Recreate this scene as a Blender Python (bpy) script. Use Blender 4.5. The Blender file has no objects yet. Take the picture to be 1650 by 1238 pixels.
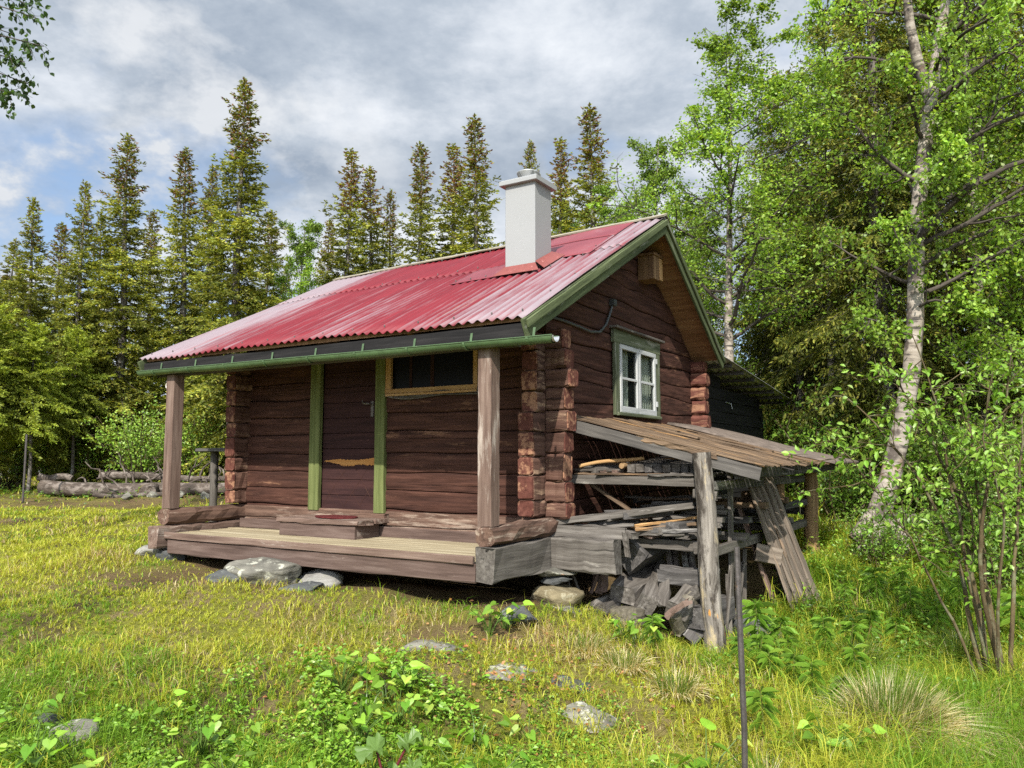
import bpy, math, random
import numpy as np
from mathutils import Vector, Matrix

SC = bpy.context.scene
COL = SC.collection
PI = math.pi
RNG = np.random.default_rng(7)
V3 = lambda *a: np.array(a, dtype=float)

# ------------------------------------------------------------------ frames
FPX, PCX, PCY, HOR = 1250.0, 825.0, 619.0, 738.0
PITCH = math.atan((HOR - PCY) / FPX)
EYE = V3(0, 0, 1.6)
_c, _s = math.cos(PITCH), math.sin(PITCH)
CAM_R, CAM_F, CAM_U = V3(1, 0, 0), V3(0, _c, _s), V3(0, -_s, _c)
ROT = -math.radians(32)
EX, EY = V3(math.cos(ROT), math.sin(ROT), 0), V3(-math.sin(ROT), math.cos(ROT), 0)
ORG = V3(0.305, 6.9, 1.068)          # front right corner of the log walls


def at(px, py, Y):
    d = (px - PCX) / FPX * CAM_R - (py - PCY) / FPX * CAM_U + CAM_F
    return EYE + d * (Y / d[1])


def wld(l):
    return ORG + l[0] * EX + l[1] * EY + V3(0, 0, l[2])


def loc(w):
    d = np.asarray(w) - ORG
    return V3(d @ EX, d @ EY, d[2])


# ------------------------------------------------------------------ smooth noise
class Waves:
    def __init__(self, seed, dim=2, n=14, lo=0.5, hi=2.0):
        r = np.random.default_rng(seed)
        k = r.normal(size=(n, dim))
        k /= np.linalg.norm(k, axis=1)[:, None]
        mag = np.exp(r.uniform(math.log(lo), math.log(hi), n))
        self.k = k * mag[:, None] * 2 * PI
        self.p = r.uniform(0, 2 * PI, n)
        self.a = (1 / np.sqrt(mag)); self.a /= np.sqrt((self.a ** 2).sum() / 2)

    def __call__(self, *xs):
        P = np.stack([np.asarray(x, float) for x in xs], -1)
        return (np.sin(P @ self.k.T + self.p) * self.a).sum(-1)


# ------------------------------------------------------------------ terrain
_CP = np.array([
    (-4.0, 8.5, .56), (-4.6, 9.6, .57), (-8, 14, .62), (-12, 17, .85), (-7, 17.5, .95), (-14, 22, .9), (-2.4, 7.4, .52), (-1.2, 6.75, .50),
    (-.25, 6.1, .46), (.3, 6.55, .42), (.7, 6.35, .30), (1.1, 6.3, .12), (1.55, 6.25, -.02), (2.0, 6.6, -.02), (-1.0, 5.4, .30),
    (.0, 5.3, .24), (.6, 5.3, .12), (0, 4.3, -.04), (1.1, 4.6, -.10), (-1.2, 4.0, .06), (-2.6, 3.8, .16), (-2.4, 5.2, .34),
    (-4, 6.2, .45), (-6, 8, .5), (-4.5, 4, .22), (2.3, 5.0, -.12), (3.3, 6.4, -.12), (3.0, 4.5, -.2), (4.2, 8.6, .2), (3.4, 8.8, .40),
    (2.5, 7.6, .15), (5, 10.3, .42), (3.8, 11, .55), (6, 14, .7), (10, 12, .5), (9, 8, .1), (0, 13, .7), (-5, 14, .7), (0, 20, .9),
    (10, 20, 1.0), (-2, 9, .60), (-.5, 10, .6), (1.5, 9, .5), (0, 2, -.15), (-3, 1, -.05), (3, 2, -.25), (0, -6, -.3), (-8, 2, .25),
    (8, 3, -.3), (-20, 10, .7), (-20, 30, 1.3), (20, 30, 1.4), (0, 40, 1.8), (-30, 60, 2.5), (30, 60, 2.5), (0, 80, 3), (22, 8, .2),
    (-20, -10, .2), (20, -10, -.3)])
_gw1, _gw2 = Waves(3, 2, 16, .15, .6), Waves(4, 2, 20, .7, 2.6)


def ground(x, y):
    x, y = np.asarray(x, float), np.asarray(y, float)
    num = np.zeros(x.shape); den = np.zeros(x.shape)
    for a, b, z in _CP:
        d2 = (x - a) ** 2 + (y - b) ** 2 + .12
        w = d2 ** -1.75
        num += w * z; den += w
    z = num / den
    far = np.clip((np.hypot(x, y - 6) - 16) / 12, 0, 1)
    t = np.clip((x - .38) / .92, 0, 1)      # mossy hollow running down the bank
    dd = np.hypot(x - .38 - .92 * t, y - 5.35 + 1.1 * t)
    return z + _gw1(x, y) * (.02 + .12 * far) + _gw2(x, y) * .011 - .085 * np.exp(-(dd / .13) ** 2)


def gpt(px, Y):
    """point on the ground in the vertical plane through image column px, at depth Y"""
    x = (px - PCX) / FPX * Y * (_c + _s * _s / _c)
    return V3(x, Y, float(ground(x, Y)))


# ------------------------------------------------------------------ mesh builder
class MB:
    def __init__(self):
        self.v, self.f, self.g, self.c, self.m, self.n = [], [], [], [], [], 0

    def add(self, V, F, G=None, C=None, mi=0):
        V = np.asarray(V, float).reshape(-1, 3)
        if isinstance(F, np.ndarray):
            F = [F]
        else:
            d = {}
            for q in F:
                d.setdefault(len(q), []).append(q)
            F = [np.array(x, dtype=np.int64) for x in d.values()]
        for a in F:
            self.f.append(a + self.n); self.m.append(np.full(len(a), mi, np.int32))
        self.v.append(V)
        self.g.append(V if G is None else np.asarray(G, float).reshape(-1, 3))
        self.c.append(np.ones((len(V), 3)) * .5 if C is None else np.broadcast_to(np.asarray(C, float), (len(V), 3)))
        self.n += len(V)
        return self

    def arrays(self):
        return np.concatenate(self.v), self.f, np.concatenate(self.g), np.concatenate(self.c), self.m

    def merge(self, other, M=None, s=1.0):
        V, f, g, c, m = other.arrays()
        if M is not None:
            V = V * s @ M[:3, :3].T + M[:3, 3]
        self.v.append(V); self.g.append(g); self.c.append(c)
        for a, b in zip(f, m):
            self.f.append(a + self.n); self.m.append(b)
        self.n += len(V)

    def mesh(self, name, mats, smooth=False, base=None):
        V, f, g, c, m = self.arrays()
        if base is not None:
            V = V - base
        me = bpy.data.meshes.new(name)
        nl = sum(a.size for a in f); nf = sum(len(a) for a in f)
        me.vertices.add(len(V)); me.loops.add(nl); me.polygons.add(nf)
        me.vertices.foreach_set('co', V.astype(np.float32).ravel())
        me.loops.foreach_set('vertex_index', np.concatenate([a.ravel() for a in f]).astype(np.int32))
        tot = np.concatenate([np.full(len(a), a.shape[1], np.int32) for a in f])
        me.polygons.foreach_set('loop_start', np.concatenate([[0], np.cumsum(tot)[:-1]]).astype(np.int32))
        me.polygons.foreach_set('material_index', np.concatenate(m).astype(np.int32))
        if smooth:
            me.polygons.foreach_set('use_smooth', np.ones(nf, bool))
        else:
            me.polygons.foreach_set('use_smooth', np.zeros(nf, bool))
        a = me.attributes.new('grain', 'FLOAT_VECTOR', 'POINT'); a.data.foreach_set('vector', g.astype(np.float32).ravel())
        a = me.attributes.new('tint', 'FLOAT_COLOR', 'POINT')
        a.data.foreach_set('color', np.concatenate([c, np.ones((len(c), 1))], 1).astype(np.float32).ravel())
        me.update(calc_edges=True); me.validate()
        for x in (mats if isinstance(mats, (list, tuple)) else [mats]):
            me.materials.append(x)
        return me


def tag(o, label=None, cat=None, group=None, kind=None):
    if label: o['label'] = label
    if cat: o['category'] = cat
    if group: o['group'] = group
    if kind: o['kind'] = kind
    return o


def part(name, mb, mats, parent=None, smooth=False, label=None):
    """mesh whose vertices are already in the parent's frame"""
    o = bpy.data.objects.new(name, mb.mesh(name, mats, smooth)); COL.objects.link(o)
    o.parent = parent
    if label: o['label'] = label
    return o


def empty(name, p, rz=0, label=None, cat=None, group=None):
    o = bpy.data.objects.new(name, None); COL.objects.link(o)
    o.location = [float(q) for q in p]; o.rotation_euler = (0, 0, rz); o.empty_display_size = .2
    return tag(o, label, cat, group)


def solo(name, mb, mats, label, cat, group=None, smooth=False, frame='cabin'):
    """a one-mesh thing; vertices in the cabin's (or world) frame, origin at its own base"""
    V = np.concatenate(mb.v); b = V3(*(V[:, :2].mean(0)), V[:, 2].min())
    o = bpy.data.objects.new(name, mb.mesh(name, mats, smooth, b)); COL.objects.link(o)
    if frame == 'cabin':
        o.location = wld(b); o.rotation_euler = (0, 0, ROT)
    else:
        o.location = b
    return tag(o, label, cat, group)


def copy_tree(src, p, rz, s, label, cat=None, group=None):
    r = src.copy(); COL.objects.link(r)
    r.location = [float(q) for q in p]; r.rotation_euler = (0, 0, rz); r.scale = s if hasattr(s, '__len__') else (s, s, s)
    r['label'] = label
    if cat: r['category'] = cat
    if group: r['group'] = group
    for ch in src.children:
        c = ch.copy(); COL.objects.link(c); c.parent = r
        for g in ch.children:
            d = g.copy(); COL.objects.link(d); d.parent = c
    return r


# ------------------------------------------------------------------ shapes
def nrm(a):
    a = np.asarray(a, float); return a / (np.linalg.norm(a, axis=-1, keepdims=True) + 1e-12)


def beam(mb, p0, p1, w, h, up=(0, 0, 1), bev=.006, n=5, jit=.002, mi=0, rng=RNG, end_mi=None, twist=0.0, bow=0.0, taper=1.0):
    p0, p1 = np.asarray(p0, float), np.asarray(p1, float)
    L = np.linalg.norm(p1 - p0); d = (p1 - p0) / L
    upv = np.asarray(up, float); side = nrm(np.cross(d, upv)); upv = np.cross(side, d)
    a, b = w / 2, h / 2; e = min(bev, a * .8, b * .8)
    cs = np.array([(-a + e, -b), (a - e, -b), (a, -b + e), (a, b - e), (a - e, b), (-a + e, b), (-a, b - e), (-a, -b + e)])
    off = rng.uniform(-50, 50, 3)
    rings, gr = [], []
    for i in range(n + 1):
        t = i / n
        k = 1 + (taper - 1) * t
        j = rng.normal(0, jit, (8, 2)) if jit else 0
        q = cs * k + j
        ang = twist * (t - .5); ca, sa = math.cos(ang), math.sin(ang)
        qx, qy = q[:, 0] * ca - q[:, 1] * sa, q[:, 0] * sa + q[:, 1] * ca
        c = p0 + d * L * t + upv * bow * (1 - (2 * t - 1) ** 2)
        if i in (0, n) and jit:
            endj = rng.normal(0, jit * 1.5, 8)[:, None] * d
        else:
            endj = 0
        rings.append(c + qx[:, None] * side + qy[:, None] * upv + endj)
        gr.append(np.stack([np.full(8, L * t), cs[:, 0], cs[:, 1]], -1) + off)
    V = np.concatenate(rings); G = np.concatenate(gr)
    F = np.array([(i * 8 + k, i * 8 + (k + 1) % 8, i * 8 + 8 + (k + 1) % 8, i * 8 + 8 + k) for i in range(n) for k in range(8)])
    mb.add(V, F, G, mi=mi)
    em = mi if end_mi is None else end_mi
    mb.add(rings[0], np.array([list(range(7, -1, -1))]), gr[0], mi=em)
    mb.add(rings[-1], np.array([list(range(8))]), gr[-1], mi=em)
    return mb


def box(mb, lo, hi, bev=.004, mi=0, jit=0, rng=RNG, n=1):
    lo, hi = np.asarray(lo, float), np.asarray(hi, float)
    s = hi - lo; c = (lo + hi) / 2; ax = int(np.argmax(s))
    d = np.zeros(3); d[ax] = s[ax] / 2
    if ax == 2:
        return beam(mb, c - d, c + d, s[0], s[1], (0, 1, 0), bev, n, jit, mi, rng)
    return beam(mb, c - d, c + d, s[1 - ax], s[2], (0, 0, 1), bev, n, jit, mi, rng)


def loft(mb, pts, rad, ns=10, mi=0, rng=RNG, rough=0.0, cap=True, cap_mi=None, C=None):
    pts = np.asarray(pts, float); rad = np.broadcast_to(np.asarray(rad, float), (len(pts),))
    n = len(pts)
    tan = nrm(np.gradient(pts, axis=0))
    ref = V3(1, .03, 0) if abs(tan[0][2]) > .7 else V3(0, .02, 1)
    a = nrm(np.cross(tan, ref)); b = np.cross(tan, a)
    th = np.arange(ns) / ns * 2 * PI
    off = rng.uniform(-50, 50, 3)
    s = np.concatenate([[0], np.cumsum(np.linalg.norm(np.diff(pts, axis=0), axis=1))])
    rr = rad[:, None] * (1 + (rng.normal(0, rough, (n, ns)) if rough else 0))
    V = pts[:, None] + a[:, None] * (np.cos(th) * rr)[..., None] + b[:, None] * (np.sin(th) * rr)[..., None]
    rm = rad.mean()
    G = np.stack([np.repeat(s[:, None], ns, 1), np.cos(th)[None] * rm + 0 * s[:, None], np.sin(th)[None] * rm + 0 * s[:, None]], -1) + off
    idx = np.arange(n * ns).reshape(n, ns)
    F = np.stack([idx[:-1], np.roll(idx[:-1], -1, 1), np.roll(idx[1:], -1, 1), idx[1:]], -1).reshape(-1, 4)
    mb.add(V.reshape(-1, 3), F, G.reshape(-1, 3), C, mi)
    if cap:
        em = mi if cap_mi is None else cap_mi
        mb.add(V[0], np.array([list(range(ns - 1, -1, -1))]), G[0], C, em)
        mb.add(V[-1], np.array([list(range(ns))]), G[-1], C, em)
    return mb


def grid(mb, P, G=None, mi=0, keep=None):
    n, m = P.shape[:2]
    idx = np.arange(n * m).reshape(n, m)
    F = np.stack([idx[:-1, :-1], idx[1:, :-1], idx[1:, 1:], idx[:-1, 1:]], -1)
    F = F.reshape(-1, 4) if keep is None else F[keep]
    mb.add(P.reshape(-1, 3), F, None if G is None else G.reshape(-1, 3), mi=mi)
    return mb


import bmesh as _bm
_b = _bm.new(); _bm.ops.create_icosphere(_b, subdivisions=4, radius=1)
_b.verts.ensure_lookup_table()
ICO_V = np.array([v.co[:] for v in _b.verts]); ICO_F = np.array([[v.index for v in f.verts] for f in _b.faces]); _b.free()


def stone(mb, c, size, seed, cuts=9, mi=0, rz=0.0, tilt=(0, 0)):
    r = np.random.default_rng(seed)
    V = ICO_V.copy()
    for _ in range(cuts):
        nv = nrm(r.normal(size=3)); dd = r.uniform(.5, .85)
        V -= np.maximum(0, V @ nv - dd)[:, None] * nv * .95
    V *= (1 + .035 * Waves(seed + 9, 3, 16, .5, 2.2)(V[:, 0], V[:, 1], V[:, 2]))[:, None]
    V += ICO_V * (.012 * Waves(seed + 19, 3, 24, 2.5, 6)(V[:, 0], V[:, 1], V[:, 2]))[:, None]
    V *= np.asarray(size) / 2 / .75
    M = np.array((Matrix.Rotation(rz, 3, 'Z') @ Matrix.Rotation(tilt[0], 3, 'X') @ Matrix.Rotation(tilt[1], 3, 'Y')))
    G = V.copy() + r.uniform(-20, 20, 3)
    mb.add(V @ M.T + np.asarray(c), ICO_F, G, mi=mi)
    return mb


# ------------------------------------------------------------------ materials
class NT:
    def __init__(self, name):
        self.m = bpy.data.materials.new(name); self.m.use_nodes = True
        self.t = self.m.node_tree; self.t.nodes.clear()
        self.out = self.t.nodes.new('ShaderNodeOutputMaterial')

    def n(self, typ, **kw):
        nd = self.t.nodes.new('ShaderNode' + typ)
        for k, v in kw.items():
            if k in nd.inputs.keys() if isinstance(k, str) else False:
                pass
            setattr(nd, k, v)
        return nd

    def l(self, a, b):
        self.t.links.new(a, b)

    def attr(self, name='grain'):
        return self.n('Attribute', attribute_name=name)

    def noise(self, vec, scale=(1, 1, 1), sc=1.0, detail=6, rough=.6, off=(0, 0, 0), dist=0.0):
        mp = self.n('Mapping'); mp.inputs['Scale'].default_value = scale; mp.inputs['Location'].default_value = off
        self.l(vec, mp.inputs['Vector'])
        nz = self.n('TexNoise'); nz.inputs['Scale'].default_value = sc; nz.inputs['Detail'].default_value = detail
        nz.inputs['Roughness'].default_value = rough; nz.inputs['Distortion'].default_value = dist
        self.l(mp.outputs[0], nz.inputs['Vector'])
        return nz.outputs['Fac']

    def ramp(self, fac, stops):
        r = self.n('ValToRGB'); e = r.color_ramp.elements
        while len(e) < len(stops): e.new(.5)
        for k, (p, c) in zip(e, stops):
            k.position = p
            k.color = (c, c, c, 1) if not hasattr(c, '__len__') else (*c, 1)
        self.l(fac, r.inputs[0])
        return r.outputs[0]

    def mix(self, fac, a, b, typ='MIX'):
        x = self.n('Mix', data_type='RGBA', blend_type=typ)
        for v, i in ((fac, 0), (a, 6), (b, 7)):
            if hasattr(v, 'is_linked') or hasattr(v, 'links'): self.l(v, x.inputs[i])
            elif i == 0: x.inputs[0].default_value = v
            else: x.inputs[i].default_value = (*v, 1)
        return x.outputs[2]

    def math(self, op, a, b=0.0, c=0.0):
        x = self.n('Math', operation=op)
        for v, i in ((a, 0), (b, 1), (c, 2)):
            if hasattr(v, 'links'): self.l(v, x.inputs[i])
            else: x.inputs[i].default_value = v
        return x.outputs[0]

    def bsdf(self, col, rough=.8, metal=0.0, spec=.3, bump=None, bstr=.3, bdist=.01):
        p = self.n('BsdfPrincipled')
        for v, k in ((col, 'Base Color'), (rough, 'Roughness'), (metal, 'Metallic'), (spec, 'Specular IOR Level')):
            if hasattr(v, 'links'): self.l(v, p.inputs[k])
            elif k == 'Base Color': p.inputs[k].default_value = (*v, 1)
            else: p.inputs[k].default_value = v
        if bump is not None:
            b = self.n('Bump'); b.inputs['Strength'].default_value = bstr; b.inputs['Distance'].default_value = bdist
            self.l(bump, b.inputs['Height']); self.l(b.outputs[0], p.inputs['Normal'])
        self.l(p.outputs[0], self.out.inputs[0])
        return p


def wood_mat(name, dark, mid, light, wear=None, wear_at=.58, rough=.85, bstr=.5, cracks=.5, gs=1.0, spec=.2, knots=True):
    T = NT(name); g = T.attr().outputs['Vector']
    f = T.noise(g, (1.6 * gs, 26 * gs, 26 * gs), 1, 8, .65)
    col = T.ramp(f, [(.28, dark), (.5, mid), (.72, light)])
    big = T.noise(g, (.5, 1.6, 1.6), 1, 4, .5, (7, 3, 1))
    col = T.mix(T.ramp(big, [(.3, .35), (.7, 0.0)]), col, dark)
    if wear:
        w = T.noise(g, (2.2, 16, 16), 1, 9, .72, (3, 9, 2))
        w2 = T.noise(g, (.7, 3, 3), 1, 5, .6, (13, 1, 5))
        ww = T.math('ADD', T.math('MULTIPLY', w, .6), T.math('MULTIPLY', w2, .4))
        col = T.mix(T.ramp(ww, [(wear_at, 0.0), (wear_at + .07, .9)]), col, wear)
    cr = T.noise(g, (.7, 34, 34), 1, 4, .6, (1, 17, 4))
    crm = T.ramp(cr, [(.27, cracks), (.36, 0.0)])
    col = T.mix(crm, col, tuple(x * .18 for x in dark))
    T.bsdf(col, rough, 0, spec, T.math('SUBTRACT', f, T.math('MULTIPLY', crm, 1.2)), bstr, .008)
    return T.m


def plain_mat(name, col, rough=.5, metal=0.0, spec=.4, var=.12, sc=6.0, bstr=.1, dirt=None, dirt_at=.6):
    T = NT(name); g = T.attr().outputs['Vector']
    f = T.noise(g, (1, 1, 1), sc, 7, .65)
    c = T.ramp(f, [(.3, tuple(x * (1 - var) for x in col)), (.7, tuple(min(1, x * (1 + var)) for x in col))])
    if dirt:
        d = T.noise(g, (1, 1, 1), sc * 1.7, 8, .7, (5, 2, 8))
        c = T.mix(T.ramp(d, [(dirt_at, 0.0), (dirt_at + .08, .8)]), c, dirt)
    T.bsdf(c, rough, metal, spec, f, bstr, .01)
    return T.m


def leaf_mat(name, trans=.38, rough=.5, spec=.3, warm=(1.25, 1.15, .5)):
    T = NT(name); c = T.attr('tint').outputs['Color']
    p = T.n('BsdfPrincipled'); T.l(c, p.inputs['Base Color']); p.inputs['Roughness'].default_value = rough
    p.inputs['Specular IOR Level'].default_value = spec
    tr = T.n('BsdfTranslucent'); T.l(T.mix(1.0, c, warm, 'MULTIPLY'), tr.inputs['Color'])
    mx = T.n('MixShader'); mx.inputs[0].default_value = trans
    T.l(p.outputs[0], mx.inputs[1]); T.l(tr.outputs[0], mx.inputs[2]); T.l(mx.outputs[0], T.out.inputs[0])
    return T.m


def oldpost_mat():
    T = NT('barkless_log_post'); g = T.attr().outputs['Vector']
    f = T.noise(g, (1.6, 26, 26), 1, 8, .7)
    col = T.ramp(f, [(.3, (.07, .06, .05)), (.5, (.19, .17, .145)), (.7, (.33, .30, .26))])
    b = T.noise(g, (2.4, 9, 9), 1, 7, .7, (4, 2, 9), dist=.4)
    col = T.mix(T.ramp(b, [(.42, .9), (.52, 0.0)]), col, (.035, .028, .022))
    y = T.noise(g, (2.0, 7, 7), 1, 6, .65, (14, 5, 3))
    col = T.mix(T.ramp(y, [(.57, 0.0), (.64, .75)]), col, (.42, .34, .20))
    o = T.noise(g, (3.5, 12, 12), 1, 2, .4, (24, 15, 3))
    col = T.mix(T.ramp(o, [(.70, 0.0), (.72, .9)]), col, (.48, .22, .04))
    T.bsdf(col, .9, 0, .15, T.math('ADD', f, b), 1.0, .012)
    return T.m


M = {}
M['log'] = wood_mat('falu_red_logs', (.021, .009, .0065), (.058, .0245, .0165), (.108, .049, .033), wear=(.21, .11, .065), wear_at=.575, bstr=1.0, cracks=.7)
M['log_end'] = wood_mat('log_end_red', (.05, .017, .012), (.10, .035, .025), (.16, .066, .046), wear=(.30, .16, .095), wear_at=.50, bstr=.5, gs=.8)
M['log_bare'] = wood_mat('worn_log', (.045, .027, .020), (.115, .068, .048), (.20, .125, .09), wear=(.30, .235, .18), wear_at=.53, bstr=.9, cracks=.8)
M['post'] = wood_mat('porch_post_wood', (.075, .046, .035), (.145, .098, .076), (.225, .165, .13), wear=(.33, .28, .235), wear_at=.55, bstr=.7, cracks=.8)
M['grey'] = wood_mat('silver_grey_wood', (.042, .036, .030), (.112, .100, .086), (.215, .197, .172), wear=(.34, .315, .275), wear_at=.575, bstr=.9, cracks=.85)
M['darkgrey'] = wood_mat('dark_grey_wood', (.03, .028, .026), (.082, .076, .071), (.155, .146, .135), wear=(.28, .265, .24), wear_at=.56, bstr=.9, cracks=.85)
M['brownwood'] = wood_mat('brown_stained_wood', (.05, .032, .026), (.105, .071, .058), (.17, .125, .105), wear=(.28, .23, .195), wear_at=.57, bstr=.6)
M['deck'] = wood_mat('pale_deck_wood', (.17, .135, .08), (.31, .26, .165), (.42, .37, .26), gs=.6, bstr=.4, cracks=.4)
M['roofplank'] = wood_mat('weathered_roof_boards', (.045, .031, .022), (.135, .092, .058), (.25, .17, .10), wear=(.36, .20, .075), wear_at=.55, bstr=.8, cracks=.8)
M['honey'] = wood_mat('fresh_pine', (.29, .16, .065), (.41, .25, .11), (.49, .33, .17), bstr=.3, cracks=.3)
M['soffit'] = wood_mat('aged_pine_soffit', (.14, .07, .032), (.27, .15, .075), (.38, .24, .13), wear=(.18, .10, .055), wear_at=.56, bstr=.3, cracks=.5)
M['nest'] = wood_mat('nest_box_wood', (.10, .055, .03), (.20, .12, .06), (.30, .19, .10), bstr=.5)
M['door'] = wood_mat('dark_door_paint', (.018, .008, .008), (.036, .015, .014), (.06, .026, .022), wear=(.10, .045, .03), wear_at=.63, bstr=.3, cracks=.5)
M['green'] = wood_mat('green_trim_paint', (.06, .075, .022), (.125, .145, .05), (.19, .21, .085), wear=(.08, .10, .03), wear_at=.56, bstr=.4, cracks=.5)
M['log_side'] = wood_mat('weathered_log_side', (.035, .018, .013), (.095, .048, .034), (.17, .10, .072), wear=(.29, .19, .125), wear_at=.53, bstr=.9, cracks=.8)
M['windowtrim'] = wood_mat('grey_green_window_trim', (.036, .043, .024), (.095, .110, .062), (.175, .19, .125), wear=(.27, .27, .22), wear_at=.54, bstr=.5, cracks=.6)
M['bare'] = wood_mat('torn_bare_wood', (.26, .11, .03), (.40, .19, .055), (.50, .28, .10), bstr=.4, cracks=.5)
M['darkgreen'] = wood_mat('weathered_green_paint', (.028, .036, .018), (.080, .100, .044), (.15, .175, .085), wear=(.25, .26, .20), wear_at=.56, bstr=.4, cracks=.5)
M['whitepaint'] = wood_mat('flaking_white_paint', (.24, .25, .24), (.40, .41, .40), (.50, .51, .49), wear=(.20, .19, .17), wear_at=.62, bstr=.4, cracks=.5)
M['blackwood'] = wood_mat('tarred_black_boards', (.006, .006, .006), (.014, .013, .013), (.028, .026, .025), wear=(.06, .055, .05), wear_at=.66, bstr=.5, cracks=.6)
M['oldpost'] = oldpost_mat()
M['yellowpost'] = wood_mat('resinous_post', (.12, .07, .035), (.27, .17, .085), (.38, .26, .13), bstr=.6, cracks=.6)
M['gutter'] = plain_mat('green_gutter_paint', (.062, .105, .045), .38, 0, .5, .25, 9, .15, (.30, .36, .26), .64)
M['galv'] = plain_mat('galvanised_steel', (.45, .46, .46), .38, .8, .5, .2, 14)
M['white'] = plain_mat('white_sheet_steel', (.265, .272, .268), .42, 0, .4, .025, 2.5, .02)
M['cowl'] = plain_mat('grey_cowl_metal', (.36, .37, .37), .45, .3, .5, .2, 12)
M['wire'] = plain_mat('dark_cable', (.05, .055, .055), .5)
M['beige'] = plain_mat('beige_ridge_board', (.26, .235, .175), .7, 0, .2, .2, 8, .3)
M['redflash'] = plain_mat('painted_red_flashing', (.19, .05, .04), .42, 0, .5, .15, 12, .1, (.45, .2, .17), .62)
M['iron'] = plain_mat('dark_iron_pole', (.085, .075, .07), .55, .5, .4, .3, 25, .3, (.18, .11, .07), .6)
M['interior'] = plain_mat('dark_interior_wood', (.035, .024, .018), .9)
M['mat'] = plain_mat('dark_red_doormat', (.09, .02, .02), .95, 0, .1, .5, 60, .8)
M['plastic'] = plain_mat('black_plastic', (.02, .02, .022), .35, 0, .5)
M['ring'] = plain_mat('pale_porcelain', (.55, .52, .48), .3)


def roof_mat(name='red_corrugated_steel', flat=False):
    T = NT(name); g = T.attr().outputs['Vector']          # grain: along slope, across, height above the trough
    red = T.ramp(T.noise(g, (.8, 6, 0), 1, 6, .6), [(.3, (.118, .008, .013)), (.7, (.178, .015, .021))])
    red = T.mix(T.ramp(T.noise(g, (.02, 1.6, 0), 1, 1, .5, (2, 8, 0)), [(.62, 0.0), (.66, .45)]), red, (.27, .04, .03))
    streak = T.noise(g, (.9, 11, 0), 1, 7, .7, (4, 1, 0))
    patch = T.noise(g, (.16, .42, 0), 1, 3, .5, (1.2, 6.3, 0))
    sep = T.n('SeparateXYZ'); T.l(g, sep.inputs[0])
    edge = T.ramp(sep.outputs[1], [(0.0, 0.0), (1.0, 0.0)])
    mr = T.n('MapRange'); T.l(sep.outputs[1], mr.inputs[0]); mr.inputs[1].default_value = -1.1; mr.inputs[2].default_value = .25
    mr.inputs[3].default_value = 0; mr.inputs[4].default_value = .31
    mr2 = T.n('MapRange'); T.l(sep.outputs[1], mr2.inputs[0]); mr2.inputs[1].default_value = -3.0; mr2.inputs[2].default_value = -3.9
    mr2.inputs[3].default_value = 0; mr2.inputs[4].default_value = .22
    tot = T.math('ADD', T.math('ADD', T.math('MULTIPLY', streak, .55), T.math('MULTIPLY', patch, .6)), T.math('ADD', mr.outputs[0], mr2.outputs[0]))
    if flat:
        red = T.ramp(T.noise(g, (1.5, 1.5, 0), 1, 6, .6), [(.3, (.15, .028, .037)), (.7, (.21, .05, .058))]); tot = T.math('ADD', T.math('MULTIPLY', T.noise(g, (2.5, 2.5, 0), 1, 7, .65, (4, 1, 0)), .5), .36)
    else:
        mr3 = T.n('MapRange'); T.l(sep.outputs[2], mr3.inputs[0]); mr3.inputs[1].default_value = -.012; mr3.inputs[2].default_value = .012
        mr3.inputs[3].default_value = -.05; mr3.inputs[4].default_value = .06
        tot = T.math('ADD', tot, mr3.outputs[0])
    fade_sheen = T.ramp(tot, [(.65, 0.0), (.83, .85)])  # worn paint and sky sheen on the corrugations, both painted as pale grey
    col = T.mix(fade_sheen, red, (.235, .205, .22))
    T.bsdf(col, T.ramp(streak, [(.3, .42), (.7, .58)]), .0, .34, streak, .06, .004)
    return T.m


M['roof'] = roof_mat()
M['roofflat'] = roof_mat('flat_red_steel', True)


def stone_mat(name, a, b, lichen=(.42, .42, .34), orange=False):
    T = NT(name); g = T.attr().outputs['Vector']
    f = T.noise(g, (3, 3, 14), 1, 9, .65, dist=.6)
    col = T.ramp(f, [(.3, a), (.65, b)])
    s = T.noise(g, (9, 9, 9), 1, 8, .7, (4, 1, 8))
    col = T.mix(T.ramp(s, [(.56, 0.0), (.62, .8)]), col, lichen)
    if orange:
        o = T.noise(g, (6, 6, 6), 1, 5, .6, (9, 4, 2))
        col = T.mix(T.ramp(o, [(.64, 0.0), (.68, .8)]), col, (.42, .17, .06))
    T.bsdf(col, .9, 0, .2, T.math('ADD', f, s), .9, .015)
    return T.m


M['stone'] = stone_mat('grey_schist', (.055, .053, .045), (.20, .19, .155), orange=True)
M['stonepale'] = stone_mat('pale_stone', (.15, .145, .13), (.33, .32, .29), (.2, .2, .16))
M['stonetan'] = stone_mat('tan_stone', (.09, .075, .042), (.24, .20, .12), (.32, .29, .20))
M['stonedark'] = stone_mat('dark_slate', (.03, .032, .032), (.095, .098, .095), (.16, .17, .15))

_T = NT('window_glass')
_p = _T.n('BsdfPrincipled'); _p.inputs['Base Color'].default_value = (.02, .025, .025, 1); _p.inputs['Roughness'].default_value = .04
_p.inputs['Specular IOR Level'].default_value = .8
_tr = _T.n('BsdfTransparent'); _tr.inputs[0].default_value = (.85, .88, .86, 1)
_mx = _T.n('MixShader'); _mx.inputs[0].default_value = .22
_T.l(_tr.outputs[0], _mx.inputs[1]); _T.l(_p.outputs[0], _mx.inputs[2]); _T.l(_mx.outputs[0], _T.out.inputs[0])
M['glass'] = _T.m


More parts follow.
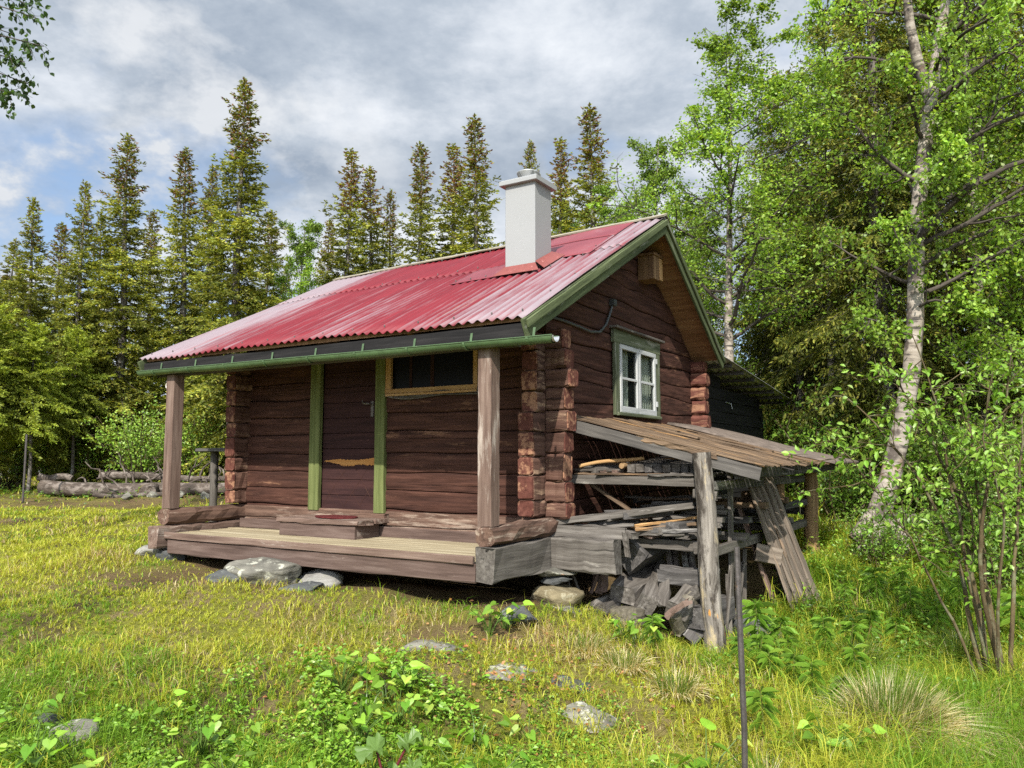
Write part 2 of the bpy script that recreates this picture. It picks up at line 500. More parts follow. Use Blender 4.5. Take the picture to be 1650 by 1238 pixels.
def bark_birch():
    T = NT('birch_bark'); g = T.attr().outputs['Vector']
    f = T.noise(g, (16, 3, 3), 1, 6, .6)
    c = T.ramp(f, [(.36, (.05, .045, .04)), (.45, (.25, .215, .175)), (.72, (.42, .375, .32))])
    k = T.noise(g, (3.5, 5, 5), 1, 6, .65, (4, 4, 4))
    c = T.mix(T.ramp(k, [(.50, 0.0), (.58, .9)]), c, (.075, .06, .05))
    c = T.mix(T.ramp(T.noise(g, (2, 4, 4), 1, 5, .6, (1, 7, 4)), [(.58, 0.0), (.66, .5)]), c, (.30, .17, .10))
    T.bsdf(c, .8, 0, .2, f, .7, .01)
    return T.m


def bark_mat(name, a, b, l=None):
    T = NT(name); g = T.attr().outputs['Vector']
    f = T.noise(g, (5, 22, 22), 1, 8, .65)
    c = T.ramp(f, [(.32, a), (.66, b)])
    if l: c = T.mix(T.ramp(T.noise(g, (5, 8, 8), 1, 6, .7, (3, 3, 1)), [(.5, 0.0), (.6, .8)]), c, l)
    T.bsdf(c, .9, 0, .15, f, 1.0, .015)
    return T.m


M['birchbark'] = bark_birch()
M['twig'] = bark_mat('dark_twig_bark', (.035, .028, .022), (.10, .085, .07))
M['sprucebark'] = bark_mat('spruce_bark', (.05, .042, .036), (.17, .145, .125), (.26, .26, .23))
M['willowbark'] = bark_mat('willow_bark', (.045, .032, .018), (.12, .09, .045), (.15, .15, .09))
M['oldlog'] = bark_mat('rotting_log_bark', (.03, .024, .02), (.105, .083, .066), (.20, .17, .145))
M['needle'] = leaf_mat('spruce_needles', .36, .55, .25)
M['leaf'] = leaf_mat('birch_leaves', .48, .42, .35)
M['weed'] = leaf_mat('weed_leaves', .38, .40, .4)
M['grass'] = leaf_mat('grass_blades', .45, .5, .25, (1.35, 1.25, .6))

# ================================================================== CABIN
def ony(px, py, y):
    d = (px - PCX) / FPX * CAM_R - (py - PCY) / FPX * CAM_U + CAM_F
    t = (y - (EYE - ORG) @ EY) / (d @ EY)
    return loc(EYE + t * d)


cabin = empty('log_cabin', ORG, ROT, 'small dark red log cabin with a red corrugated roof and a covered porch', 'cabin')
LX = -4.1          # left end of the front wall
WD = 4.0           # depth of the gable


def zr(x): return 3.05 + (np.asarray(x) + 4.6) / 5.0 * .105
def zfront(x, y): return 1.585 + (zr(x) - 1.585) * (np.asarray(y) + .98) / 3.0
def zrear(x, y): return zr(x) - (zr(x) - 1.86) * (np.asarray(y) - 2.02) / 1.98


def log_wall(mb, s0, s1, courses, tomap, holes=(), clip=None, seed=0, ds=.03, mi=0, wav=.007):
    """courses: z lines. tomap(s, z, d) -> 3D with d the depth out of the wall"""
    w1, w2, w3 = Waves(seed, 2, 18, .4, 2.2), Waves(seed + 1, 2, 30, 3, 11), Waves(seed + 2, 1, 10, .25, 1.4)
    r = np.random.default_rng(seed)
    S = np.arange(s0, s1 + ds, ds)
    S = np.linspace(s0, s1, len(S))
    T = np.array([0, .022, .05, .11, .3, .5, .7, .89, .95, .978, 1.0])
    D0 = np.array([-.028, -.010, -.003, .000, .0015, .002, .0015, .000, -.003, -.010, -.028])
    line = []
    for k, z in enumerate(courses):
        line.append(z + (0 if k in (0, len(courses) - 1) else 1) * wav * w3(S + 31.7 * k))
    for k in range(len(courses) - 1):
        zz = line[k][:, None] + (line[k + 1] - line[k])[:, None] * T[None]
        ss = np.repeat(S[:, None], len(T), 1)
        if clip is not None:
            lo, hi = clip(zz)
            ok = hi > lo
            u = (ss - s0) / (s1 - s0)
            ss = np.where(ok, lo + (hi - lo) * u, (lo + hi) / 2)
        d = D0[None] + .005 * w1(ss, zz * 1.5) + .0020 * w2(ss * .6, zz * 2) + r.uniform(-.012, .012)
        P = tomap(ss, zz, d)
        off = r.uniform(-40, 40, 3)
        G = np.stack([ss, zz, d], -1) + off
        sc, zc = (ss[:-1, :-1] + ss[1:, 1:]) / 2, (zz[:-1, :-1] + zz[1:, 1:]) / 2
        keep = np.ones(sc.shape, bool)
        for (a, b, c, e) in holes:
            keep &= ~((sc > a) & (sc < b) & (zc > c) & (zc < e))
        if clip is not None:
            wd = np.abs(ss[1:, :-1] - ss[:-1, :-1])
            keep &= wd > 1e-4
        grid(mb, P, G, mi, keep)


# ---- front wall
front_courses = [-.29, -.13, .02, .20, .38, .58, .79, .98, 1.17, 1.36, 1.56, 1.76]
mb = MB()
log_wall(mb, LX, 0.0, front_courses, lambda s, z, d: np.stack([s, -d, z], -1),
         holes=[(-2.77, -1.98, -.03, 1.62), (-1.83, -.70, 1.21, 1.66)], seed=11)
front_wall = part('front_wall', mb, M['log'], cabin)
mb = MB()
log_wall(mb, LX, 0.0, [-.29, -.14, .0], lambda s, z, d: np.stack([s, -d - .014, z], -1), seed=15)
part('bottom_log', mb, M['log_bare'], cabin, label='worn bare bottom logs behind the porch step')

# ---- gable wall
gable_courses = [-.40, -.20, -.03, .14, .32, .51, .70, .89, 1.07, 1.26, 1.44, 1.64, 1.83, 2.02, 2.21, 2.41, 2.60, 2.79, 2.98, 3.05]


def gclip(z):
    lo = np.maximum(0.0, -.98 + (z + .07 - 1.585) / .5233)
    hi = np.minimum(WD, 2.02 + (3.15 - .07 - z) / .6465)
    return lo, hi


mb = MB()
log_wall(mb, 0.0, WD, gable_courses, lambda s, z, d: np.stack([d, s, z], -1), holes=[(1.50, 2.52, 1.03, 1.74)], clip=gclip, seed=21, wav=.010)
gable_wall = part('gable_wall', mb, M['log'], cabin)
# left and rear walls
mb = MB()
log_wall(mb, 0.0, WD, [-.3, .0, .2, .4, .6, .8, 1.0, 1.2, 1.4, 1.6, 1.75], lambda s, z, d: np.stack([LX - d, s, z], -1), seed=31, ds=.12)
mb.add([(LX, 0, 1.75), (LX, WD, 1.75), (LX, 2.02, 3.0)], [(0, 1, 2)])
part('left_wall', mb, M['log'], cabin)
mb = MB()
log_wall(mb, LX, 0.0, [-.3, .0, .2, .4, .6, .8, 1.0, 1.2, 1.4, 1.6, 1.85], lambda s, z, d: np.stack([s, WD + d, z], -1), seed=33, ds=.12)
part('rear_wall', mb, M['log'], cabin)
mb = MB()
box(mb, (LX + .05, .16, -.1), (-.05, WD - .1, -.04)); box(mb, (-2.2, 1.2, -.04), (-.9, 1.9, .7)); box(mb, (LX + .1, 2.2, -.04), (-3.3, 3.8, 1.2))
box(mb, (LX + .14, .14, 1.72), (-.14, WD - .14, 1.76))
part('interior', mb, M['interior'], cabin)

# ---- projecting log ends at the corners
rl = np.random.default_rng(5)


def log_end_y(x0, x1, y0, y1, z0, z1, ch):
    """end of a gable log, sticking out towards the porch (-y)"""
    b = MB(); xm = (x0 + x1) / 2; zm = (z0 + z1) / 2
    beam(b, (xm, y1, zm), (xm + rl.uniform(-.006, .006), y0 + .012, zm), x1 - x0, z1 - z0, (0, 0, 1), ch, 4, .004, rng=rl)
    beam(b, (xm, y0 + .013, zm), (xm, y0, zm), (x1 - x0) * .97, (z1 - z0) * .96, (0, 0, 1), ch * 1.15, 1, .002, mi=1, rng=rl, taper=.95)
    return b


def log_end_x(y0, y1, x0, x1, z0, z1, ch):
    b = MB(); ym = (y0 + y1) / 2; zm = (z0 + z1) / 2
    beam(b, (x0, ym, zm), (x1 - .012, ym + rl.uniform(-.006, .006), zm), y1 - y0, z1 - z0, (0, 0, 1), ch, 4, .004, rng=rl)
    beam(b, (x1 - .013, ym, zm), (x1, ym, zm), (y1 - y0) * .97, (z1 - z0) * .96, (0, 0, 1), ch * 1.15, 1, .002, mi=1, rng=rl, taper=.95)
    return b


zg = [.02, .17, .38, .54, .76, .93, 1.12, 1.30, 1.48, 1.64]
for k in range(len(zg) - 1):
    a, b = zg[k] + .003, zg[k + 1] - .003
    long = rl.uniform(.16, .24) if zg[k] < .9 else rl.uniform(.15, .18)
    part('log_end', log_end_y(-.165, -.005, -long, .02, a, b, rl.uniform(.008, .02)), [M['log_side'], M['log_end']], cabin)
    part('log_end', log_end_y(LX + .0, LX + .16, -rl.uniform(.17, .23), .02, a, b, rl.uniform(.008, .02)), [M['log_side'], M['log_end']], cabin)
zf = [.0, .14, .32, .57, .76, .95, 1.15, 1.32, 1.50, 1.68]
for k in range(len(zf) - 1):
    a, b = zf[k] + .003, zf[k + 1] - .003
    part('log_end', log_end_x(-.015, .15, -.0, rl.uniform(.17, .25), a, b, rl.uniform(.010, .022)), [M['log_side'], M['log_end']], cabin)
zq = [.3, .5, .7, .90, 1.09, 1.28, 1.46, 1.64, 1.80]
for k in range(len(zq) - 1):
    part('log_end', log_end_x(WD - .14, WD + .02, 0, rl.uniform(.17, .22), zq[k] + .006, zq[k + 1] - .006, .03), M['log_end'], cabin)
for k in range(1, 8):
    part('log_end', log_end_x(-.005, .15, LX - .2, LX - .0, .02 + k * .19, .2 + k * .19, .03), M['log_end'], cabin)

# ---- door
mb = MB()
zz = np.linspace(-.02, 1.60, 11)
for k in range(10):
    box(mb, (-2.765, .012, zz[k] + .002), (-1.985, .045, zz[k + 1] - .002), .003)
door = part('door', mb, M['door'], cabin)
mb = MB()
rd = np.random.default_rng(3)
N = 46
xs = np.linspace(-2.74, -2.01, N)
up = .512 + .008 * np.sin(xs * 9) + .012 * rd.random(N) + .03 * (xs + 2.3) - .05 * np.clip(-2.55 - xs, 0, 1)
dn = .462 - .014 * rd.random(N) - .006 * np.cos(xs * 13) + .12 * np.clip(-2.45 - xs, 0, 1)
P = np.stack([np.stack([xs, np.full(N, .0085), dn], -1), np.stack([xs, np.full(N, .0085), np.maximum(up, dn + .004)], -1)], 1)
grid(mb, P[:, ::-1], P[:, ::-1])
mb2 = MB(); mb2.add(P.reshape(-1, 3), np.array([(2 * i, 2 * i + 2, 2 * i + 3, 2 * i + 1) for i in range(N - 1)]))
part('bare_patch', mb2, M['bare'], door, label='torn strip of bare orange wood across the door')
mb = MB()
for (xa, za, xb, zb) in [(-2.74, .42, -2.45, .02), (-2.55, .45, -2.2, .02), (-2.3, .46, -2.03, .06), (-2.10, .45, -2.45, .02), (-2.4, .44, -2.74, .05), (-2.02, .3, -2.22, .04), (-2.7, .2, -2.56, .02)]:
    beam(mb, (xa, .0105, za), (xb, .0105, zb), .0025, .0015, (0, 1, 0), .0004, 1, 0)
part('scratch', mb, M['log'], door)
mb = MB()
box(mb, (-2.085, -.002, .955), (-2.045, .014, 1.115), .006)
loft(mb, [(-2.065, .0, 1.085), (-2.065, -.045, 1.085), (-2.075, -.052, 1.085), (-2.135, -.052, 1.09), (-2.15, -.05, 1.10)], [.009, .009, .010, .009, .006], 8)
loft(mb, [(-2.15, -.05, 1.10), (-2.155, -.045, 1.13)], [.006, .004], 6)
M['oldmetal'] = plain_mat('dull_old_metal', (.13, .115, .105), .6, .4, .3, .4, 30)
part('handle', mb, M['oldmetal'], door, True)
for a, b in ((-2.915, -2.768), (-1.982, -1.853)):
    mb = MB(); beam(mb, ((a + b) / 2, -.022, -.02), ((a + b) / 2, -.022, 1.62), b - a, .05, (0, 1, 0), .004, 8, .0012)
    part('door_jamb', mb, M['green'], cabin)
mb = MB(); beam(mb, (-2.95, -.03, -.055), (-1.80, -.03, -.05), .11, .055, (0, 0, 1), .01, 8, .003)
part('door_sill', mb, M['log_bare'], cabin)

# ---- porch window
mb = MB()
for a, b in (((-1.845, -.055, 1.175), (-.715, -.015, 1.222)), ((-1.845, -.05, 1.222), (-1.775, -.012, 1.63)), ((-.765, -.05, 1.222), (-.715, -.012, 1.63)), ((-1.775, -.05, 1.585), (-.765, -.012, 1.63))):
    box(mb, a, b, .004, jit=.0006, n=3)
box(mb, (-1.83, -.066, 1.150), (-.715, -.02, 1.173), .003)
porch_window = part('porch_window', mb, M['honey'], cabin)
for a, b in (((-1.565, -.012, 1.222), (-1.53, -.0045, 1.585)), ((-1.30, -.010, 1.222), (-1.255, -.0045, 1.585))):
    mb = MB(); box(mb, a, b); part('inner_mullion', mb, M['door'], porch_window)
mb = MB(); box(mb, (-.71, -.04, 1.15), (-.655, -.01, 1.63)); part('side_casing', mb, M['grey'], porch_window)
mb = MB(); box(mb, (-1.775, -.004, 1.222), (-.765, .002, 1.585), .0005)
M['darkpane'] = plain_mat('unlit_room_pane', (.006, .006, .007), .35, 0, .12)  # opaque pane; darkness of the room behind painted in as near black
part('pane', mb, M['darkpane'], porch_window)
mb = MB()
for j in range(4):
    q = [(-1.85 + 1.15 * t, -.05 + .008 * math.sin(9 * t + j), 1.16 - .035 * math.sin(PI * min(1, t * 1.6)) * (1 + .2 * j) * max(0, 1 - t * 1.2) - .02 * j * t + .03 * t) for t in np.linspace(0, 1, 18)]
    loft(mb, q, .007, 5, rough=.15)
part('caulking', mb, M['grey'], porch_window, True)

# ---- gable window
mb = MB()
box(mb, (.012, 1.36, 1.74), (.05, 2.66, 1.885), .006, jit=.001, n=6)      # header
box(mb, (.012, 1.39, .98), (.048, 1.50, 1.74), .005, jit=.001, n=6)
box(mb, (.012, 2.51, .98), (.048, 2.65, 1.74), .005, jit=.001, n=6)
box(mb, (.008, 1.42, .975), (.075, 2.62, 1.01), .006, jit=.001, n=6)
gwin = part('gable_window', mb, M['windowtrim'], cabin)
mb = MB(); box(mb, (.0, 1.33, 1.886), (.10, 2.70, 1.912), .004, jit=.001, n=4)
part('window_hood', mb, M['grey'], gwin)
for (a, b) in ((1.502, 2.008), (2.014, 2.508)):
    mb = MB(); w = .05
    box(mb, (.018, a, 1.012), (.056, b, 1.012 + w * 1.3), .004); box(mb, (.018, a, 1.738 - w), (.056, b, 1.738), .004)
    box(mb, (.019, a, 1.012 + w * 1.3), (.055, a + w, 1.738 - w), .004); box(mb, (.019, b - w, 1.012 + w * 1.3), (.055, b, 1.738 - w), .004)
    box(mb, (.022, a + w, 1.362), (.05, b - w, 1.39), .003)
    sash = part('sash', mb, M['whitepaint'], gwin)
    mb = MB(); box(mb, (.030, a + w, 1.012 + w * 1.3), (.034, b - w, 1.738 - w), .0005)
    part('pane', mb, M['glass'], sash)
for z in (1.12, 1.62):
    mb = MB(); box(mb, (.05, 2.495, z), (.066, 2.535, z + .06), .004)
    part('hinge', mb, M['whitepaint'], gwin)

M['reflection_strip'] = plain_mat('pale_reflection_strip', (.62, .63, .54), .9, 0, .1, .2, 9, .2)  # pale folded strips added behind the glass in place of its reflections
for (ya, yb) in ((1.50, 1.86), (2.12, 2.53)):
    mb = MB(); yy = np.linspace(ya, yb, 24); P = np.zeros((24, 2, 3))
    for k, z in enumerate((1.0, 1.76)):
        P[:, k, 0] = -.035 + .018 * np.sin(yy * 95 + k); P[:, k, 1] = yy; P[:, k, 2] = z
    grid(mb, P); part('reflection_strip', mb, M['reflection_strip'], gwin, True)

# ---- roof
def roof_sheet(mb, x0, x1, ya, yb, zf, lift=0.0, corr=True, flip=False):
    X = np.arange(x0, x1, .094 / 8) if corr else np.linspace(x0, x1, 12)
    Y = np.linspace(ya, yb, 9)
    XX, YY = np.meshgrid(X, Y, indexing='ij')
    h = .0125 * np.sin(2 * PI * XX / .094) if corr else np.full(XX.shape, .0)
    sag = .010 * np.sin(XX * 1.7 + YY) + .006 * np.sin(XX * 4.1 - YY * 2)
    Z = zf(XX, YY) + h + lift + sag
    P = np.stack([XX, YY, Z], -1); G = np.stack([YY, XX, h], -1)
    if flip: P, G = P[::-1], G[::-1]
    grid(mb, P, G)


roof = MB()
roof_sheet(roof, -4.6, .385, -.985, 1.02, zfront, .035)
roof_sheet(roof, -4.6, -.96, .92, 2.03, zfront, .043)
roof_sheet(roof, .02, .385, .92, 2.03, zfront, .043)
roof_sheet(roof, -4.6, .385, 2.01, 4.05, zrear, .035)
ro = part('roof', roof, M['roof'], cabin, True)
md = ro.modifiers.new('thickness', 'SOLIDIFY'); md.thickness = .003
# smooth flashing sheets around and above the chimney
mb = MB(); P = []
X = np.linspace(-.97, .05, 10)
for (ya, yb, l) in ((.80, 1.46, .052), (1.43, 2.03, .058)):
    roof_sheet(mb, -.97, .05, ya, yb, zfront, l, False)
roof_sheet(mb, -1.40, -.72, .42, .95, zfront, .051, False)
fl = part('flashing_sheet', mb, M['roofflat'], ro, True)
md = fl.modifiers.new('thickness', 'SOLIDIFY'); md.thickness = .003
# screws
mb = MB()
rs = np.random.default_rng(8)
scr = [(x, .47) for x in np.arange(-1.35, -.2, .19)] + [(.0, y) for y in np.arange(.75, 2.0, .3)] + [(.3, y) for y in np.arange(-.9, 2.0, .45)] + \
      [(x, .98) for x in np.arange(-4.5, -1.2, .28)] + [(x, -.9) for x in np.arange(-4.5, .3, .376)] + [(x, 1.9) for x in np.arange(-4.5, .3, .376)] + [(x, 1.5) for x in np.arange(-.9, .1, .3)]
for x, y in scr:
    z = float(zfront(x, y)) + .058
    loft(mb, [(x, y, z - .012), (x, y - .001, z + .004), (x, y - .002, z + .010)], [.0065, .0065, .003], 6)
o = part('screw', mb, M['iron'], ro); o['kind'] = 'stuff'
# ridge board
mb = MB()
beam(mb, (-4.62, 1.99, float(zr(-4.62)) + .055), (.40, 1.99, float(zr(.40)) + .058), .12, .018, (0, -.46, 1), .003, 14, .0015)
beam(mb, (-4.62, 2.09, float(zr(-4.62)) + .035), (.40, 2.09, float(zr(.40)) + .035), .12, .018, (0, .55, 1), .003, 14, .0015)
part('ridge_board', mb, M['beige'], ro)
# underside boards (soffit)
mb = MB()
for sl, zfn, ys in ((0, zfront, np.arange(-.93, 2.0, .145)), (1, zrear, np.arange(2.06, 4.0, .145))):
    for y in ys:
        yb = min(y + .141, 2.01 if sl == 0 else 4.04)
        za = [float(zfn(x, q)) for x in (LX - .45, .36) for q in (y, yb)]
        t = .022; lo = .004
        V = []
        for (x, q, z) in ((LX - .45, y, za[0]), (LX - .45, yb, za[1]), (.352, y, za[2]), (.352, yb, za[3])):
            V += [(x, q, z + .012), (x, q, z - t)]
        V = np.array(V); off = rl.uniform(-30, 30, 3)
        mb.add(V, [(0, 4, 6, 2), (1, 3, 7, 5), (0, 1, 5, 4), (2, 6, 7, 3), (0, 2, 3, 1), (4, 5, 7, 6)], V + off)
part('soffit', mb, M['soffit'], ro)
# bargeboards, outer and inner strips
for nm, xa, w, drop, th in (('bargeboard', .375, .15, .062, .028), ('barge_strip', .402, .062, .022, .022)):
    mb = MB()
    p0, p1 = V3(xa, -1.0, float(zfront(xa, -1.0)) - drop), V3(xa, 2.02, float(zr(xa)) - drop)
    beam(mb, p0, p1 + V3(0, .02, .01), th, w, (0, -.46, 1), .004, 10, .0015)
    p2, p3 = V3(xa, 2.035, float(zr(xa)) - drop), V3(xa, 4.06, float(zrear(xa, 4.06)) - drop)
    beam(mb, p2, p3, th, w, (0, .55, 1), .004, 10, .0015)
    part(nm, mb, M['darkgreen'], ro)
mb = MB()
beam(mb, (LX - .45, -1.0, float(zfront(-4.5, -1.0)) - .06), (LX - .45, 2.0, float(zr(-4.5)) - .06), .03, .14, (0, -.46, 1), .004, 4, .001)
beam(mb, (LX - .45, 2.02, float(zr(-4.5)) - .06), (LX - .45, 4.0, float(zrear(-4.5, 4.0)) - .06), .03, .14, (0, .55, 1), .004, 4, .001)
part('bargeboard', mb, M['darkgreen'], ro)
# eave fascia and rafters
mb = MB(); beam(mb, (-4.52, -.955, 1.493), (.355, -.955, 1.493), .03, .14, (0, 0, 1), .004, 16, .003)
part('fascia', mb, M['blackwood'], ro)
mb = MB()
beam(mb, (-4.3, -.90, 1.455), (.25, -.90, 1.455), .12, .10, (0, 0, 1), .006, 10, .003)
part('eave_beam', mb, M['darkgrey'], cabin)
for x in np.linspace(-3.7, -.3, 5):
    mb = MB()
    beam(mb, (x, -.82, float(zfront(x, -.82)) - .075), (x, .1, float(zfront(x, .1)) - .075), .07, .10, (0, -.46, 1), .005, 4, .002)
    part('rafter', mb, M['brownwood'], cabin)
# gutter: half round, open at the right end
mb = MB()
th = np.linspace(PI, 2 * PI, 13)
ga, gb = V3(-4.48, -1.032, 1.462), V3(.665, -1.038, 1.430)
for rr, flip in ((.050, False), (.0465, True)):
    T = np.linspace(0, 1, 24)
    P = np.zeros((24, 13, 3)); c = ga + (gb - ga) * T[:, None]
    P[..., 0] = c[:, None, 0] + 0.02 * np.sin(th) * (T[:, None] > .99)
    P[..., 1] = c[:, None, 1] + np.cos(th) * rr
    P[..., 2] = c[:, None, 2] + np.sin(th) * rr + .004 * np.sin(T * 17)[:, None]
    if flip: P = P[::-1]
    grid(mb, P)
for s in (-1, 1):
    loft(mb, [ga + V3(0, s * .050, .002), gb + V3(0, s * .050, .002)], .005, 6)
gut = part('gutter', mb, M['gutter'], ro, True)
for x in np.linspace(-4.2, .45, 9):
    t = (x - ga[0]) / (gb[0] - ga[0]); c = ga + (gb - ga) * t
    mb = MB()
    q = [(x, c[1] + math.cos(a) * .0545, c[2] + math.sin(a) * .0545) for a in np.linspace(PI - .1, 2 * PI + .1, 10)]
    for i in range(len(q) - 1):
        beam(mb, q[i], q[i + 1], .004, .022, (1, 0, 0), .0008, 1, 0)
    beam(mb, (x, c[1] + .048, c[2] + .01), (x, -.974, c[2] + .09), .022, .004, (0, 0, 1), .001, 1, 0)
    part('bracket', mb, M['gutter'], gut)
mb = MB(); P = np.zeros((6, 13, 3))
for i, t in enumerate(np.linspace(0, 1, 6)):
    P[i, :, 0] = gb[0] - .10 + .11 * t; P[i, :, 1] = gb[1] + np.cos(th) * .0455; P[i, :, 2] = gb[2] + np.sin(th) * .0455
grid(mb, P[::-1]); part('gutter_lining', mb, M['galv'], gut, True)

# ---- chimney
cx0, cx1, cy0, cy1, cz = -.735, -.385, .47, .80, 3.285
mb = MB()
box(mb, (cx0, cy0, 2.2), (cx1, cy1, cz), .005)
chim = part('chimney', mb, M['white'], cabin)
mb = MB(); box(mb, (cx0 - .045, cy0 - .045, cz - .004), (cx1 + .045, cy1 + .045, cz + .045), .006)
box(mb, (cx0 - .03, cy0 - .03, cz + .044), (cx1 + .03, cy1 + .03, cz + .056), .004)
part('chimney_cap', mb, M['white'], chim)
xm, ym = (cx0 + cx1) / 2 - .0, (cy0 + cy1) / 2
mb = MB(); loft(mb, [(xm, ym, cz + .05), (xm, ym, cz + .078), (xm, ym, cz + .082)], [.072, .070, .066], 24)
part('chimney_collar', mb, M['white'], chim, True)
mb = MB()
loft(mb, [(xm, ym, cz + .075), (xm, ym, cz + .085), (xm, ym, cz + .15), (xm, ym, cz + .158), (xm, ym, cz + .172), (xm, ym, cz + .178)], [.050, .055, .118, .120, .09, .02], 28)
cowl = part('cowl', mb, M['cowl'], chim, True)
for k in range(5):
    mb = MB()
    a = k * 2 * PI / 5 - 1.9
    beam(mb, (xm + math.cos(a) * .060, ym + math.sin(a) * .060, cz + .082), (xm + math.cos(a) * .125, ym + math.sin(a) * .125, cz + .152), .022, .008, (math.cos(a), math.sin(a), -.6), .002, 1, 0)
    part('cowl_strut', mb, M['white'], cowl)
mb = MB()     # red skirt round the foot of the chimney
for (xa, ya, xb, yb, ox, oy) in ((cx0, cy0, cx1, cy0, 0, -.09), (cx1, cy0, cx1, cy1, .13, 0), (cx0, cy0, cx0, cy1, -.1, 0), (cx0, cy1, cx1, cy1, 0, .1)):
    e = .004
    q = []
    for (x, y) in ((xa, ya), (xb, yb)):
        sx, sy = (1 if x == cx1 else -1), (1 if y == cy1 else -1)
        q.append((x + sx * e, y + sy * e, float(zfront(x, y)) + (.115 if ox <= 0 else .13)))
        q.append((x + sx * (abs(ox) if ox else .09), y + sy * (abs(oy) if oy else .05), float(zfront(x + sx * .1, y + sy * (abs(oy) if oy else .05))) + .060))
    mb.add(q, [(0, 1, 3, 2)])
o = part('chimney_skirt', mb, M['redflash'], chim)
md = o.modifiers.new('thickness', 'SOLIDIFY'); md.thickness = .004; md.offset = 0

# ---- porch
mb = MB()
for k, y in enumerate(np.linspace(-1.0, -.14, 8)):
    dy = .86 / 7 - .005
    if k < 7:
        beam(mb, (-3.93, y + dy / 2, -.262 + rl.uniform(-.002, .002)), (-.065, y + dy / 2, -.252 + rl.uniform(-.002, .002)), dy, .034, (0, 0, 1), .004, 10, .001)
part('porch_deck', mb, M['deck'], cabin)
mb = MB(); beam(mb, (-3.945, -1.022, -.262), (-.07, -1.022, -.255), .035, .062, (0, 0, 1), .005, 12, .002)
part('deck_edge', mb, M['post'], cabin)
mb = MB(); beam(mb, (-3.90, -.99, -.375), (-.06, -.99, -.355), .06, .145, (0, 0, 1), .006, 14, .003)
part('deck_beam', mb, M['brownwood'], cabin)
mb = MB(); box(mb, (-3.88, -.145, -.24), (-.06, -.118, -.14), .003)
part('skirting', mb, M['brownwood'], cabin)


def hewn(p0, p1, w, h, bev, jit, mname, n=9, end=None):
    b = MB(); beam(b, p0, p1, w, h, (0, 0, 1), bev, n, jit, rng=rl)
    return b


# lower and upper sill beams at both ends of the porch
part('sill_beam', hewn((.02, -1.0, -.287), (.02, .3, -.285), .17, .27, .012, .005, ''), M['grey'], cabin)
part('sill_beam', hewn((.01, -.98, -.072), (.015, .10, -.065), .17, .145, .03, .006, ''), M['log_bare'], cabin)
part('sill_beam', hewn((-4.03, -1.10, -.285), (-4.03, .1, -.285), .17, .23, .02, .006, ''), M['post'], cabin)
part('sill_beam', hewn((-4.03, -1.0, -.085), (-4.03, .0, -.08), .17, .165, .04, .007, ''), M['log_bare'], cabin)
part('sill_beam', hewn((.09, -.02, -.285), (.68, -.02, -.285), .18, .27, .014, .005, ''), M['grey'], cabin, label='short grey sill beam end sticking out past the corner')
for x0 in (-.005, -4.03):
    mb = MB(); beam(mb, (x0, -.915, .002), (x0, -.915, 1.41), .128, .128, (0, 1, 0), .006, 14, .0015, rng=rl)
    part('porch_post', mb, M['post'], cabin)
# step
mb = MB()
box(mb, (-2.83, -.50, -.245), (-1.80, -.47, -.115), .004, jit=.001, n=5); box(mb, (-1.83, -.469, -.245), (-1.80, -.16, -.115), .004); box(mb, (-2.83, -.469, -.245), (-2.80, -.16, -.115), .004)
step = part('porch_step', mb, M['brownwood'], cabin)
mb = MB(); beam(mb, (-2.86, -.41, -.09), (-1.745, -.41, -.086), .22, .045, (0, 0, 1), .008, 9, .003); beam(mb, (-2.85, -.19, -.09), (-1.735, -.19, -.086), .20, .045, (0, 0, 1), .008, 9, .003)
part('tread', mb, M['post'], step)
# cable on the gable
mb = MB()
loft(mb, [(.03, .05, 1.80), (.03, .3, 1.80), (.03, .6, 1.79), (.03, .85, 1.775), (.035, 1.05, 1.80), (.035, 1.2, 1.90), (.035, 1.31, 2.05), (.035, 1.36, 2.14)], .014, 8)
box(mb, (.01, 1.33, 2.12), (.07, 1.40, 2.19), .008)
part('cable', mb, M['wire'], cabin, True)
# insulator ring on the left porch post
mb = MB()
q = [(-4.115, -.95, 1.30) + .028 * np.array([math.cos(a), 0, math.sin(a)]) for a in np.linspace(0, 2 * PI, 15)]
loft(mb, q, .008, 6); part('insulator', mb, M['ring'], cabin, True)

# ---- things on or against the cabin
mb = MB()
P0 = np.array([(-2.25 + .26 * math.cos(a), -.29 + .14 * math.sin(a), 0) for a in np.linspace(0, 2 * PI, 25)[:-1]])
V = np.concatenate([P0 + V3(0, 0, -.060), P0 + V3(0, 0, -.048)]); n = 24
mb.add(V, [tuple(range(n, 2 * n))] + [(i, (i + 1) % n, n + (i + 1) % n, n + i) for i in range(n)])
solo('doormat', mb, M['mat'], 'dark red oval doormat lying on the porch step', 'doormat')
nest = empty('nest_box', wld((.10, 2.26, 2.55)), ROT, 'wooden nest box hung under the gable peak', 'nest box')
mb = MB()
box(mb, (-.10, -.13, 0), (.10, .12, .27), .005, jit=.001, n=4)
part('nest_body', mb, M['nest'], nest)
mb = MB(); beam(mb, (-.11, -.14, .28), (-.11, .13, .305), .0, .0) if False else box(mb, (-.115, -.15, .272), (.115, .14, .30), .004)
part('nest_roof', mb, M['nest'], nest)
mb = MB(); box(mb, (.101, .02, .01), (.112, .11, .26), .003)
part('side_board', mb, M['honey'], nest)

# ================================================================== REAR SHED
shed = empty('rear_shed', wld((-1.2, 5.8, -.5)), ROT, 'black boarded shed built on behind the gable under a low corrugated roof', 'shed')
SH = V3(-1.2, 5.8, -.5)


def S(x, y, z): return V3(x, y, z) - SH


mb = MB()
zz = np.arange(-.5, 2.0, .17)


def shtop(y): return 1.80 - (y - 4.05) * .085


